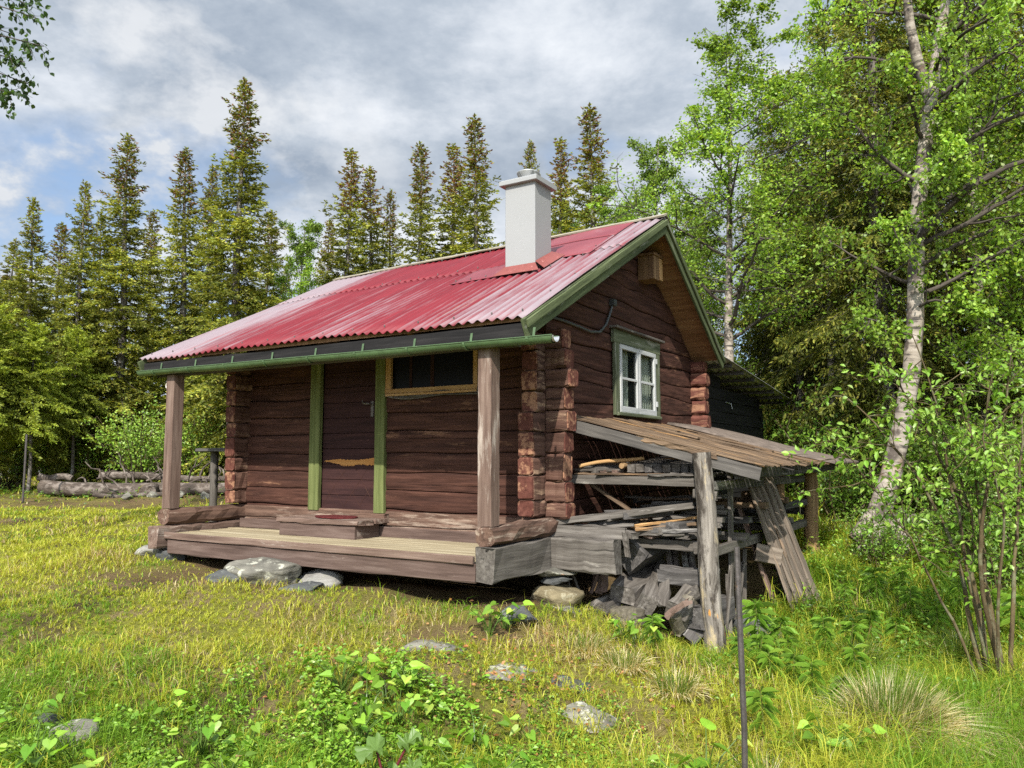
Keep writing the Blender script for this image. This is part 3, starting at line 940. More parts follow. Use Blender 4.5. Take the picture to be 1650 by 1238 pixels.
for z in zz:
    hi = z + .165
    ye = 7.55
    if hi > shtop(7.55): ye = min(7.55, 4.05 + (1.80 - hi) / .085)
    if ye < 4.25: continue
    beam(mb, S(-.02, 4.10, z + .0825), S(-.02, ye, z + .0825), .04, .163, (0, 0, 1), .004, 6, .002)
for y in (4.15, 7.52):
    beam(mb, S(-2.6, y, -.5 + 1.1), S(-.05, y, -.5 + 1.1), .05, 2.1, (0, 0, 1), .004, 1, 0)
part('wall', mb, M['blackwood'], shed)
mb = MB()
X = np.linspace(-2.7, .42, 30); Y = np.arange(3.98, 8.05, .1 / 6)
YY, XX = np.meshgrid(Y, X, indexing='ij')
h = .018 * np.sin(2 * PI * XX / .13)
h = .014 * np.sin(2 * PI * YY / .14) * 0
X = np.arange(-2.7, .42, .11 / 7); Y = np.linspace(3.98, 8.05, 10)
XX, YY = np.meshgrid(X, Y, indexing='ij')
h = .016 * np.sin(2 * PI * XX / .11)
Z = 1.875 - (YY - 4.05) * .085 + h
grid(mb, np.stack([XX, YY, Z], -1) - SH, np.stack([YY, XX, h], -1))
M['eternit'] = plain_mat('grey_corrugated_fibre_cement', (.38, .38, .37), .9, 0, .2, .35, 7, .3)
srf = part('roof', mb, M['eternit'], shed, True)
md = srf.modifiers.new('thickness', 'SOLIDIFY'); md.thickness = .006
for y in np.arange(4.5, 8.0, .58):
    mb = MB(); z = 1.875 - (y - 4.05) * .085 - .045
    beam(mb, S(-2.6, y, z), S(.36, y, z), .06, .05, (0, 0, 1), .004, 4, .002)
    part('batten', mb, M['darkgrey'], shed)
mb = MB(); beam(mb, S(.02, 5.35, 1.35), S(.02, 5.62, 1.34), .012, .02, (0, 0, 1), .003, 2, 0); beam(mb, S(.022, 5.61, 1.35), S(.04, 5.60, 1.26), .01, .018, (0, 1, 0), .003, 2, 0)
part('door_hook', mb, M['galv'], shed)

# ================================================================== LEAN-TO WOODSHED
def lt(x): return .935 - .254 * x        # top of the lean-to boards above local x


LO = V3(1.0, 2.3, -.6)
leanto = empty('lean_to', wld(LO), ROT, 'weathered open lean-to of grey boards and log posts against the gable wall', 'lean-to')
rw = np.random.default_rng(21)


def Q(*p): return V3(*p) - LO


mb = MB(); y = .33
while y < 3.05:
    w = rw.uniform(.085, .135)
    x1 = 1.80 + rw.uniform(-.06, .05); x0 = rw.uniform(-.0, .02); l = rw.uniform(0, .012)
    beam(mb, Q(x0, y + w / 2, lt(x0) - .012 + l), Q(x1, y + w / 2 + rw.uniform(-.01, .01), lt(x1) - .012 + l), w, .013, (.25, 0, 1), .003, 8, .003, rng=rw, twist=rw.uniform(-.1, .1))
    if y > 1.2 and rw.random() < .4:
        xa = rw.uniform(.0, .9); xb = xa + rw.uniform(.5, .95)
        beam(mb, Q(xa, y + w, lt(xa) + .013), Q(xb, y + w + rw.uniform(-.02, .02), lt(xb) + .014), w * .85, .018, (.25, 0, 1), .004, 6, .003, rng=rw)
    y += w + (rw.uniform(.018, .03) if rw.random() < .75 else .006)
part('roof_boards', mb, M['roofplank'], leanto)
mb = MB()
Y = np.arange(2.95, 4.62, .09 / 7); X = np.linspace(0, 1.90, 12)
XX, YY = np.meshgrid(X, Y, indexing='ij'); h = .012 * np.sin(2 * PI * YY / .09)
Z = lt(XX) + h + .022 + .008 * np.sin(XX * 4)
grid(mb, np.stack([XX, YY, Z], -1) - LO, np.stack([XX, YY, h], -1))
M['eternit2'] = plain_mat('brown_weathered_corrugated_sheet', (.115, .092, .075), .9, 0, .2, .45, 9, .3)
o = part('roof_sheet', mb, M['eternit2'], leanto, True)
md = o.modifiers.new('thickness', 'SOLIDIFY'); md.thickness = .006
mb = MB(); beam(mb, Q(.02, .36, lt(.02) - .085), Q(1.77, .36, lt(1.77) - .085), .04, .105, (.25, 0, 1), .004, 12, .002, rng=rw)
M['fasciawood'] = wood_mat('stained_grey_fascia', (.04, .037, .034), (.105, .096, .086), (.19, .175, .155), wear=(.27, .20, .13), wear_at=.60, bstr=.7, cracks=.7)
part('fascia', mb, M['fasciawood'], leanto)
mb = MB(); beam(mb, Q(.72, .345, lt(.72) - .035), Q(1.42, .335, lt(1.42) - .035), .02, .045, (.25, 0, 1), .004, 9, .006, rng=rw)
part('cover_strip', mb, M['roofplank'], leanto)
mb = MB(); beam(mb, Q(1.58, .42, lt(1.58) - .12), Q(1.60, 4.45, lt(1.6) - .10), .09, .11, (0, 0, 1), .008, 14, .004, rng=rw)
part('eave_beam', mb, M['darkgrey'], leanto)
mb = MB(); beam(mb, Q(.9, .5, lt(.9) - .09), Q(.9, 4.4, lt(.9) - .09), .06, .08, (0, 0, 1), .006, 8, .003, rng=rw); part('purlin', mb, M['darkgrey'], leanto)
for yy in (1.7, 3.0, 4.35):
    mb = MB(); beam(mb, Q(.02, yy, lt(.02) - .05), Q(1.75, yy, lt(1.75) - .05), .045, .06, (.25, 0, 1), .004, 6, .002, rng=rw); part('rafter', mb, M['darkgrey'], leanto)


def log_post(x, y, z0, z1, r0, r1, mname, lean=(0, 0), ns=18, rough=.035):
    b = MB(); n = 16; t = np.linspace(0, 1, n)
    pts = np.stack([x + lean[0] * t + .008 * np.sin(t * 9 + x), y + lean[1] * t + .006 * np.cos(t * 7), z0 + (z1 - z0) * t], -1) - LO
    r = r0 + (r1 - r0) * t; r = r * (1 + .03 * np.sin(t * 13 + y))
    loft(b, pts, r, ns, rng=rw, rough=rough)
    return part('log_post', b, M[mname], leanto, True)


log_post(1.39, .30, -1.18, .575, .088, .076, 'oldpost', (-.08, -.0))
log_post(1.29, 3.0, -.85, .52, .055, .05, 'yellowpost', (.0, .0))
log_post(1.42, 4.05, -.85, .50, .085, .078, 'yellowpost', (0, 0))
mb = MB(); beam(mb, Q(1.315, 1.0, -.98), Q(1.335, 1.0, .50), .075, .03, (1, 0, 0), .003, 8, .0015, rng=rw)
part('plank_post', mb, M['grey'], leanto)
mb = MB(); beam(mb, Q(1.30, 3.1, -.75), Q(1.31, 3.1, .50), .06, .03, (1, 0, 0), .003, 8, .0015, rng=rw)
part('plank_post', mb, M['grey'], leanto)
for (p0, p1, w, h, m) in (((.02, .42, .338), (1.36, .42, .325), .05, .078, 'grey'), ((.3, .45, -.205), (1.38, .45, -.212), .05, .085, 'grey'),
                          ((1.35, .35, .30), (1.35, 4.1, .28), .05, .08, 'darkgrey'), ((1.36, .4, -.24), (1.36, 4.1, -.25), .05, .08, 'grey'),
                          ((.06, 1.6, .30), (1.36, 1.6, .29), .05, .07, 'darkgrey'), ((.06, 2.9, .30), (1.36, 2.9, .29), .05, .07, 'darkgrey'),
                          ((.06, 1.8, -.25), (1.36, 1.8, -.25), .05, .07, 'darkgrey'), ((.06, 3.2, -.25), (1.36, 3.2, -.25), .05, .07, 'darkgrey'),
                          ((1.36, 2.9, .0), (1.38, 4.1, .0), .04, .07, 'darkgrey'), ((.05, 4.1, -.1), (1.4, 4.1, -.12), .04, .09, 'darkgrey')):
    mb = MB(); beam(mb, Q(*p0), Q(*p1), w, h, (0, 0, 1), .004, 8, .002, rng=rw); part('shelf_beam', mb, M[m], leanto)
mb = MB(); beam(mb, Q(.18, .5, .30), Q(.78, .62, -.10), .05, .025, (1, 0, 1), .003, 4, .001, rng=rw); part('brace', mb, M['roofplank'], leanto)
mb = MB(); beam(mb, Q(1.20, .40, .235), Q(1.40, .40, .215), .06, .075, (0, 0, 1), .006, 2, .002, rng=rw); part('packing_block', mb, M['grey'], leanto)
mb = MB(); beam(mb, Q(1.20, .40, -.22), Q(1.38, .40, -.20), .07, .09, (0, 0, 1), .006, 2, .003, rng=rw); part('packing_block', mb, M['grey'], leanto)

# ---- boards stored on the upper shelf
GU = 'boards stacked on the upper shelf of the lean-to'


def plank(p0, p1, w, h, mname, label, group, cat='board', name='stored_board', up=(0, 0, 1), jit=.003, bev=.004, n=6, **k):
    b = MB(); beam(b, p0, p1, w, h, up, bev, n, jit, rng=rw, **k)
    return solo(name, b, M[mname], label, cat, group)


ordn = ['nearest the loose boards', 'second from the loose boards', 'third from the loose boards', 'fourth from the loose boards', 'fifth of nine', 'sixth of nine', 'seventh of nine', 'eighth of nine', 'nearest the log post']
for i in range(9):                       # squared timbers lying side by side into the shelf
    x = .60 + i * .079
    plank((x, .47 + .012 * i, .440), (x + rw.uniform(-.03, .03), 2.4, .60), .072, .07, 'grey' if i % 4 < 2 else 'darkgrey', 'squared timber in the row on the upper shelf, ' + ordn[i], GU, 'timber', 'squared_timber')
k = 0
for (x0, y0, z0, x1, y1, z1, w, h, m, lab) in (
        (.05, .44, .384, .55, .60, .386, .10, .018, 'roofplank', 'thin brown board lying flat at the cabin end of the upper shelf'),
        (.30, .40, .386, .95, .47, .388, .09, .016, 'roofplank', 'thin brown board along the front edge of the upper shelf'),
        (.80, .41, .386, 1.36, .44, .384, .11, .018, 'grey', 'broad grey board under the row of squared timbers'),
        (.02, .52, .420, .50, .48, .418, .08, .022, 'grey', 'short grey board on the flat brown board at the cabin end'),
        (.24, .46, .420, .42, .90, .430, .08, .05, 'grey', 'stubby grey batten with its end towards the viewer on the upper shelf'),
        (.34, .45, .412, .44, 1.4, .440, .07, .03, 'post', 'reddish grey batten lying into the upper shelf'),
        (.46, .43, .410, .52, 1.2, .430, .06, .03, 'post', 'narrow weathered batten beside the round stick end'),
        (.03, .70, .450, .75, .75, .452, .12, .02, 'darkgrey', 'dark wide board lying behind the orange pole'),
        (.05, 1.0, .470, 1.0, 1.05, .470, .14, .02, 'roofplank', 'long brown board deep on the upper shelf'),
        (.60, 1.1, .505, 1.05, 1.0, .54, .11, .03, 'honey', 'orange brown plank end on top of the squared timbers'),
        (.10, 1.6, .48, 1.3, 1.7, .50, .2, .02, 'darkgrey', 'widest dark board at the back of the upper shelf')):
    plank((x0, y0, z0), (x1, y1, z1), w, h, m, lab, GU)
for i in range(4):
    x = 1.02 + i * .075
    plank((x, .40, .392), (x + .03, 1.9, .392), .055, .02, 'grey', 'thin grey slat under the squared timbers, %s' % ('nearest the cabin', 'second from the cabin', 'third from the cabin', 'beside the log post')[i], GU, 'slat', 'slat')
b = MB(); t = np.linspace(0, 1, 12)
loft(b, np.stack([.09 + .58 * t, .46 + .15 * t, .455 + .085 * t + .012 * np.sin(t * 5)], -1), .017, 10, rough=.05)
solo('pole', b, M['honey'], 'thin orange barked pole lying across the boards of the upper shelf', 'pole', GU, True)
b = MB(); loft(b, [(.52, .45, .46), (.55, 1.3, .47)], .026, 12, rough=.04)
solo('round_stick', b, M['yellowpost'], 'round brown stick with its end out beside the squared timbers', 'stick', GU, True)

# ---- heap of boards on the lower shelf
GL = 'boards heaped on the lower shelf of the lean-to'
for (x0, y0, z0, x1, y1, z1, w, h, m, lab) in (
        (.02, .00, -.10, .66, .20, -.115, .05, .10, 'grey', 'grey board resting on the protruding sill beam end'),
        (.04, .05, -.03, 1.15, .50, .12, .11, .05, 'grey', 'long grey beam sloping up from the log corner into the lower shelf'),
        (.10, .12, -.045, .9, .62, .03, .09, .025, 'roofplank', 'weathered brown board under the long sloping beam'),
        (.20, .16, -.07, .70, .30, -.05, .10, .025, 'grey', 'cracked grey board end over the sill beam'),
        (.34, .20, -.05, .50, .9, .0, .09, .05, 'darkgrey', 'dark stub of timber pointing at the viewer over the sill beam'),
        (.46, .20, .015, .62, .75, .05, .13, .06, 'grey', 'thick pale timber end on top of the lower heap'),
        (.60, .26, .03, .92, .60, .055, .12, .06, 'darkgrey', 'dark grey split beam on top of the lower heap'),
        (.40, .22, -.04, .60, .80, -.03, .15, .07, 'darkgrey', 'dark squared block under the pale timber end'),
        (.55, .30, -.10, .74, .22, -.13, .10, .05, 'grey', 'splintered grey board end hanging over the lower shelf'),
        (.66, .30, -.06, 1.18, .62, .02, .05, .02, 'honey', 'narrow fresh yellow batten on the lower shelf'),
        (.70, .32, -.09, 1.20, .58, -.03, .09, .03, 'roofplank', 'brown board beneath the fresh yellow batten'),
        (.88, .34, -.09, 1.05, 1.0, -.07, .11, .06, 'grey', 'squared grey timber end near the log post on the lower shelf'),
        (1.02, .36, -.055, 1.16, 1.1, -.04, .13, .08, 'darkgrey', 'big dark timber end beside the log post on the lower shelf'),
        (1.10, .36, -.13, 1.25, .9, -.13, .12, .035, 'grey', 'flat grey plank end against the log post'),
        (.80, .36, -.14, .95, .95, -.135, .10, .025, 'post', 'reddish plank end lying on the lower shelf beam'),
        (.30, .6, .03, 1.3, .9, .10, .14, .03, 'darkgrey', 'wide dark plank behind the lower heap'),
        (.15, 1.0, -.02, 1.3, 1.2, .06, .16, .03, 'grey', 'grey plank lying deep in the lower shelf'),
        (.30, 1.3, .10, 1.25, 1.1, .18, .12, .04, 'darkgrey', 'dark beam sloping in the shade above the lower heap'),
        (.68, .14, -.10, .69, .17, -.30, .05, .02, 'grey', 'short grey lath hanging at the end of the sill beam')):
    plank((x0, y0, z0), (x1, y1, z1), w, h, m, lab, GL, up=(0, .1, 1), jit=.004, twist=rw.uniform(-.15, .15))
for i in range(16):
    xa = rw.uniform(.25, .95); yy = .40 + .05 * i; zz_ = -.14 + .018 * i + rw.uniform(-.01, .02); aa = rw.uniform(-.3, .3)
    plank((xa, yy - .12 * rw.random(), zz_), (min(1.33, xa + rw.uniform(.35, .8)), yy + aa * .4, zz_ + rw.uniform(-.02, .04)), rw.uniform(.07, .13), rw.uniform(.02, .05), ('grey', 'darkgrey', 'roofplank', 'grey')[i % 4],
          'loose weathered board in the middle of the lower heap, layer %d from the bottom' % (i + 1), GL, up=(rw.uniform(-.2, .2), .1, 1), jit=.004)
for i in range(7):
    yy = 1.15 + i * .33
    plank((.35 + rw.uniform(-.1, .1), yy, -.19 + .12 * (i % 3)), (1.40 + rw.uniform(-.02, .06), yy + rw.uniform(-.1, .1), -.17 + .12 * (i % 3)), .11, .06, ('grey', 'darkgrey', 'roofplank')[i % 3],
          'board seen behind the plank post under the lean-to, %s' % ('nearest the log post', 'second from the log post', 'third from the log post', 'fourth from the log post', 'fifth from the log post', 'sixth from the log post', 'farthest from the log post')[i], GL)

# ---- heap of old timber blocks on the ground below
GF = 'old timber blocks heaped under the lean-to'


def block(px, py, y, w, h, L, d, m, lab, roll=0.0, bev=.012):
    c = ony(px, py, y); dv = nrm(V3(*d)); upv = V3(math.sin(roll), 0, math.cos(roll))
    b = MB(); beam(b, c, c + dv * L, w, h, upv, bev, 5, .008, rng=rw, taper=rw.uniform(.92, 1.05), twist=rw.uniform(-.1, .1))
    solo('timber_block', b, M[m], lab, 'timber block', GF)


M['mossblock'] = wood_mat('mossy_old_timber', (.06, .052, .04), (.13, .115, .085), (.22, .195, .15), bstr=.9, cracks=.7)
block(1002, 958, .25, .24, .135, .8, (.0, 1, .18), 'grey', 'thick grey beam end with a charred face in the middle of the timber heap', .2)
block(1016, 898, .40, .20, .24, .6, (.1, 1, .1), 'darkgrey', 'big dark angular block at the top of the timber heap', .8)
block(1005, 995, .12, .25, .15, .5, (.1, 1, .0), 'mossblock', 'broad mossy block lying at the front of the timber heap', -.02)
block(1043, 975, .22, .17, .17, .8, (-.2, 1, .25), 'grey', 'leaning grey block with a pointed end beside the thick grey beam', .5)
block(1062, 925, .45, .17, .12, .5, (1, .25, -.05), 'darkgrey', 'dark round edged block lying crosswise in the timber heap', .1)
block(1068, 978, .25, .09, .05, .36, (-.15, .7, .8), 'grey', 'upright grey slab in the timber heap', .0)
block(1082, 985, .18, .08, .16, .5, (.1, .9, .35), 'grey', 'small grey block below the upright slab', .4)
block(1086, 1010, .12, .08, .2, .3, (.3, .6, .5), 'mossblock', 'standing brownish block at the front of the timber heap', .25)
block(1100, 985, .12, .10, .16, .5, (-.1, 1, .05), 'grey', 'pale squared block next to the log post', .3)
block(1118, 962, .25, .13, .08, .5, (-.4, 1, .0), 'grey', 'pale cut timber end touching the log post', -.6)
block(1118, 995, .25, .22, .20, .6, (.1, 1, 0), 'darkgrey', 'large dark block behind the foot of the log post', 0)
block(1075, 993, .02, .03, .04, .22, (.8, .1, .62), 'post', 'thin split stick leaning on the front blocks', 0, .004)
block(1108, 1030, .22, .12, .03, .35, (.5, .6, .5), 'darkgrey', 'flat grey board end lying at the foot of the log post', .6, .004)
block(966, 985, .08, .15, .09, .4, (.15, 1, .2), 'grey', 'grey block nearest the stone pillar in the timber heap', -.35)
block(935, 988, .05, .16, .06, .4, (.3, 1, .25), 'grey', 'flat grey offcut beside the stone pillar', -.4, .006)
for i, (px, ln) in enumerate(((952, -.06), (964, .03), (973, .10))):
    block(px, 955, .25, .055, .025, .34, (.25 - .1 * i, .25, 1), 'brownwood', ('left', 'middle', 'right')[i] + ' one of the three reddish splints standing under the sill beam end', .0, .003)
for i, (px, py) in enumerate(((1092, 925), (1105, 915), (1118, 925), (1080, 915))):
    b = MB(); c = ony(px, py, .75); loft(b, [c, c + V3(-.15, .3, .30), c + V3(-.3, .7, .50)], .03, 8, rough=.06)
    solo('branch', b, M['sprucebark'], 'dark round branch in the shade of the timber heap, %s' % ('below the others', 'second from the log post', 'nearest the log post', 'farthest from the log post')[i], 'branch', 'branches in the timber heap', True)
for i, dx in enumerate((0, .075)):
    b = MB(); p = ony(918 + 16 * i, 978, .1); loft(b, [p, p + V3(.0, .02, .10), p + V3(-.03 - dx * .5, .03, .24), p + V3(-.08 - dx, .0, .36)], [.012, .012, .010, .009], 8, rough=.05)
    solo('hose', b, M['grey'], ('left' if i == 0 else 'right') + ' one of the two bent grey tubes hanging below the sill beam', 'tube', None, True)
for i, (x, y, z, a) in enumerate(((1.36, .62, -1.0, .05), (1.38, .72, -1.0, -.03), (1.30, 1.45, -.95, .0), (1.28, 1.25, -.95, .06))):
    plank((x, y, z - .05), (x + a, y + .08, z + .62 - .1 * (i % 2)), .04, .02, 'grey', 'thin upright lath between the log post and the plank post, %s' % ('tallest', 'beside the tallest', 'behind the plank post', 'right behind the iron pole')[i], 'upright laths', 'lath', 'lath')

# ---- leaning boards
bt = V3(1.75, 1.95, -1.05)
M['panelwood'] = wood_mat('sun_bleached_boards', (.07, .055, .043), (.16, .13, .10), (.25, .21, .17), wear=(.32, .22, .14), wear_at=.57, bstr=.9, cracks=.8)
lb = empty('leaning_panel', wld(bt), ROT, 'panel of five weathered boards leaning against the lean-to eave', 'board panel')
for i in range(5):
    mb = MB(); dy = .112 * i
    beam(mb, V3(1.765 + .018 * i, 1.70 + dy, -1.08 + .05 * i) - bt, V3(1.295 + .020 * i, 1.76 + dy, .300 + .016 * i) - bt, .126, .026, (1, 0, .3), .004, 10, .003, rng=rw)
    part('panel_board', mb, M['panelwood'], lb)
plank((1.60, 1.72, -1.10), (1.165, 1.80, .10), .07, .03, 'post', 'narrow board leaning beside the weathered panel', 'leaning boards', up=(1, 0, .3))
plank((1.60, 2.1, -1.05), (1.20, 2.2, .25), .10, .025, 'darkgrey', 'dark board leaning behind the weathered panel', 'leaning boards', up=(1, 0, .3))
b = MB(); c = ony(1234, 896, 1.68); beam(b, c + V3(-.1, .0, .03), c + V3(.12, .08, -.02), .14, .17, (0, .2, 1), .01, 3, .004, rng=rw)
solo('wood_block', b, M['panelwood'], 'rough sawn wood block wedged between the narrow board and the panel', 'wood block')
b = MB(); c = ony(1205, 805, 1.9); beam(b, c, c + V3(.1, .3, 0), .14, .17, (0, 0, 1), .02, 3, .005, rng=rw)
solo('wood_block', b, M['roofplank'], 'brown timber end behind the top of the leaning panel', 'wood block')
plank((1.35, 3.6, -.75), (1.95, 3.0, -.98), .16, .03, 'brownwood', 'reddish board on the ground behind the leaning panel', None, up=(0, 0, 1))

# ---- iron pole in the foreground
pb = gpt(1184, 3.7); b = MB()
pz = float(ground(pb[0], pb[1]))
loft(b, [(pb[0] - .006, pb[1], pz - .15), (pb[0], pb[1], pz + .4), tuple(at(1187, 882, 3.72))], .0145, 8, rough=.015)
solo('iron_pole', b, M['iron'], 'tall thin dark iron pole standing in the grass in front of the lean-to', 'pole', None, False, 'world')
lp = gpt(48, 15.5); b = MB(); loft(b, [lp - V3(0, 0, .1), lp + V3(0, 0, 1.35)], .022, 8)
solo('iron_pole', b, M['iron'], 'short dark pole at the edge of the left lawn by the spruce trunks', 'pole', None, False, 'world')

# ================================================================== STONES
def rock(px, py, Y, size, seed, m, lab, rz=0.0, tilt=(0, 0), sink=.3, cuts=9, group=None, z=None):
    p = at(px, py, Y); g = float(ground(p[0], p[1]))
    c = V3(p[0], p[1], (g + size[2] * (.5 - sink)) if z is None else z)
    b = MB(); stone(b, c, size, seed, cuts, rz=rz, tilt=tilt)
    return solo('stone', b, M[m], lab, 'stone', group, True, 'world')


rock(430, 915, 7.05, (.68, .36, .22), 41, 'stone', 'large flat schist slab with orange lichen leaning under the deck edge', -.35, (.1, .1), .25, 11)
rock(512, 918, 7.10, (.38, .28, .17), 42, 'stonepale', 'pale whitish stone under the deck next to the schist slab', -.3, sink=.25)
rock(365, 942, 7.0, (.32, .2, .10), 43, 'stonedark', 'dark slate flake in the grass left of the schist slab', -.3, (.2, 0), .35)
rock(487, 936, 6.85, (.36, .22, .11), 44, 'stonedark', 'dark slate under the right edge of the schist slab', -.2, sink=.35)
rock(246, 890, 8.35, (.26, .22, .15), 45, 'stonepale', 'pale foundation stone at the left corner of the porch', 0, sink=.35)
rock(275, 893, 8.2, (.24, .2, .12), 46, 'stonedark', 'dark foundation stone right of the pale one at the porch corner', .4, sink=.4)
# pillar of stones under the corner
pc = wld((.13, -.10, 0))
gz = float(ground(pc[0], pc[1]))
top = ORG[2] - .42
hs = [('stonetan', .14, (.34, .30, .20), 'pale tan boulder carrying the thin stones of the pillar'), ('stone', .05, (.22, .2, .055), 'thin grey stone in the middle of the pillar'), ('stone', .06, (.24, .2, .07), 'topmost wedge stone of the pillar under the sill beam')]
b = MB(); stone(b, (pc[0] + .02, pc[1], top - .02), (.26, .22, .085), 54, 9); solo('stone', b, M['stone'], hs[2][3], 'stone', 'stones stacked in the corner pillar', True, 'world')
b = MB(); stone(b, (pc[0] + .03, pc[1], top - .085), (.22, .2, .07), 55, 9); solo('stone', b, M['stonedark'], hs[1][3], 'stone', 'stones stacked in the corner pillar', True, 'world')
b = MB(); stone(b, (pc[0] - .03, pc[1] - .03, top - .20), (.40, .32, .21), 58, 8); solo('stone', b, M['stonetan'], hs[0][3], 'stone', 'stones stacked in the corner pillar', True, 'world')
b = MB(); stone(b, (pc[0] + .0, pc[1] - .02, top - .37), (.50, .42, .22), 57, 8); solo('stone', b, M['stone'], 'broad grey footing stone under the tan boulder', 'stone', 'stones stacked in the corner pillar', True, 'world')
b = MB(); stone(b, (pc[0] - .18, pc[1] - .12, top - .42), (.44, .34, .17), 59, 9); solo('stone', b, M['stonedark'], 'dark slab lying left of the pillar footing', 'stone', 'stones stacked in the corner pillar', True, 'world')
rock(690, 1048, 5.45, (.42, .26, .12), 61, 'stone', 'flat grey step stone in the grass below the porch', .1, (.1, 0), .78)
rock(812, 1085, 5.15, (.36, .24, .10), 62, 'stone', 'flat step stone with orange leaves in the middle of the grass bank', .2, (.1, 0), .78)
rock(922, 1080, 5.1, (.28, .20, .10), 63, 'stonedark', 'round brown step stone beside the mossy hollow', -.1, (.1, 0), .72)
rock(942, 1130, 4.75, (.30, .26, .12), 64, 'stone', 'pale lichened step stone below the mossy hollow', .5, (.15, 0), .72)
rock(68, 1142, 4.2, (.22, .16, .13), 65, 'stonedark', 'small blue grey stone among the weeds at lower left', .3, sink=.5)
rock(128, 1158, 4.1, (.26, .2, .16), 66, 'stone', 'brownish stone beside the blue grey one at lower left', .0, sink=.55)
rock(832, 995, 6.0, (.3, .24, .12), 67, 'stonedark', 'dark half buried stone under the porch corner', .0, sink=.4)
rock(1215, 965, 6.9, (.45, .35, .25), 68, 'stonedark', 'dark boulder in the shade behind the plank post', .0, sink=.3)

# ================================================================== FALLEN LOGS AT THE LEFT
def fallen(pxa, Ya, pxb, Yb, r0, r1, lift, lab, cat='log', name='fallen_log', m='oldlog'):
    a, c = gpt(pxa, Ya), gpt(pxb, Yb); t = np.linspace(0, 1, 14)
    P = a + (c - a) * t[:, None]; P[:, 2] = ground(P[:, 0], P[:, 1]).mean() + lift + (r0 + (r1 - r0) * t) * .8 + .03 * np.sin(t * 7 + pxa)
    b = MB(); loft(b, P, r0 + (r1 - r0) * t, 12, rough=.05)
    solo(name, b, M[m], lab, cat, 'fallen logs and branches at the edge of the lawn', True, 'world')


fallen(78, 16.6, 470, 16.0, .16, .12, .02, 'longest thick barkless fallen log across the back of the left lawn')
fallen(72, 17.2, 125, 17.2, .09, .07, .28, 'short pale log end lying on top of the thick fallen log')
fallen(170, 17.2, 430, 16.8, .09, .05, .22, 'thin dark log resting behind the thick fallen log')
fallen(250, 15.9, 262, 16.6, .11, .11, .0, 'sawn log with its round end facing the viewer')
fallen(160, 16.1, 300, 15.9, .05, .04, .0, 'thin stick on the ground in front of the thick fallen log', 'stick')
rb = np.random.default_rng(17)
for i in range(16):
    px = 160 + i * 14; Y = rb.uniform(15.9, 16.8); a = gpt(px, Y); b = MB()
    t = np.linspace(0, 1, 6)[:, None]; dv = V3(rb.uniform(-1, 1), rb.uniform(-.3, .3), rb.uniform(.05, .7)); dv = dv / np.linalg.norm(dv) * rb.uniform(.3, .9)
    P = a + V3(0, -.1, rb.uniform(.05, .35)) + dv * t + V3(0, 0, .1) * np.sin(t * 3) + rb.normal(0, .03, (6, 3))
    loft(b, P, [.022, .02, .017, .014, .01, .006], 6)
    if i % 2:
        loft(b, P[2] + V3(0, 0, 1) * np.linspace(0, 1, 4)[:, None] * .2 + rb.normal(0, .03, (4, 3)), [.012, .01, .008, .004], 5)
    solo('dead_branch', b, M['oldlog'], 'dead branch tangled with the fallen logs at the edge of the left lawn', 'branch', 'dead branches on the fallen logs', True, 'world')
for i in range(5):
    rock(205 + 42 * i, 790, 15.8 + .1 * (i % 2), (.2, .17, .15), 80 + i, 'stone', 'stone among the fallen logs, %s' % ('leftmost', 'second from the left', 'third from the left', 'fourth from the left', 'rightmost beside the tray stand')[i], sink=.2, group='stones among the fallen logs')
# tray on a post behind the cabin's left corner
p = gpt(350, 10.0)
st = empty('tray_stand', p, ROT, 'grey wooden tray on a post behind the left corner of the cabin', 'tray stand')
mb = MB(); loft(mb, [(0, 0, -.1), (.01, 0, .5), (0, 0, 1.12)], [.055, .05, .05], 10, rough=.04); part('post', mb, M['grey'], st, True)
mb = MB(); box(mb, (-.12, -.2, 1.12), (.45, .25, 1.16), .005, jit=.002, n=3); part('tray', mb, M['darkgrey'], st)
# rail at right, black sack at the right edge
ra, rc = gpt(1440, 10.6), gpt(1535, 10.4)
rf = empty('rail', ra, 0, 'low grey wooden rail half hidden in the undergrowth at right', 'rail')
mb = MB(); d = rc - ra; beam(mb, V3(-.3, 0, .36), d + V3(.2, 0, .36), .04, .14, (0, 0, 1), .006, 6, .003); part('rail_board', mb, M['grey'], rf)
for t in (0.05, .95):
    mb = MB(); q = d * t; beam(mb, V3(q[0], q[1] + .06, -.2), V3(q[0], q[1] + .06, .5), .08, .08, (0, 1, 0), .006, 4, .003); part('rail_post', mb, M['darkgrey'], rf)
p = gpt(1655, 5.9); b = MB(); t = np.linspace(0, 1, 14)[:, None]
V = ICO_V * V3(.28, .2, .09) * (1 + .12 * Waves(5, 3, 16, .6, 2)(ICO_V[:, 0], ICO_V[:, 1], ICO_V[:, 2]))[:, None] + p + V3(0, 0, .06)
b.add(V, ICO_F); solo('plastic_sack', b, M['plastic'], 'black plastic sack lying in the grass at the right edge', 'sack', None, True, 'world')

# ================================================================== GROUND
def axis(a, b, fine_a, fine_b, step, grow=1.12):
    core = list(np.arange(fine_a, fine_b, step)); s = step; lo, hi = [], []
    x = core[-1]
    while x < b: s *= grow; x += s; hi.append(x)
    x, s = core[0], step
    while x > a: s *= grow; x -= s; lo.append(x)
    return np.array(lo[::-1] + core + hi)


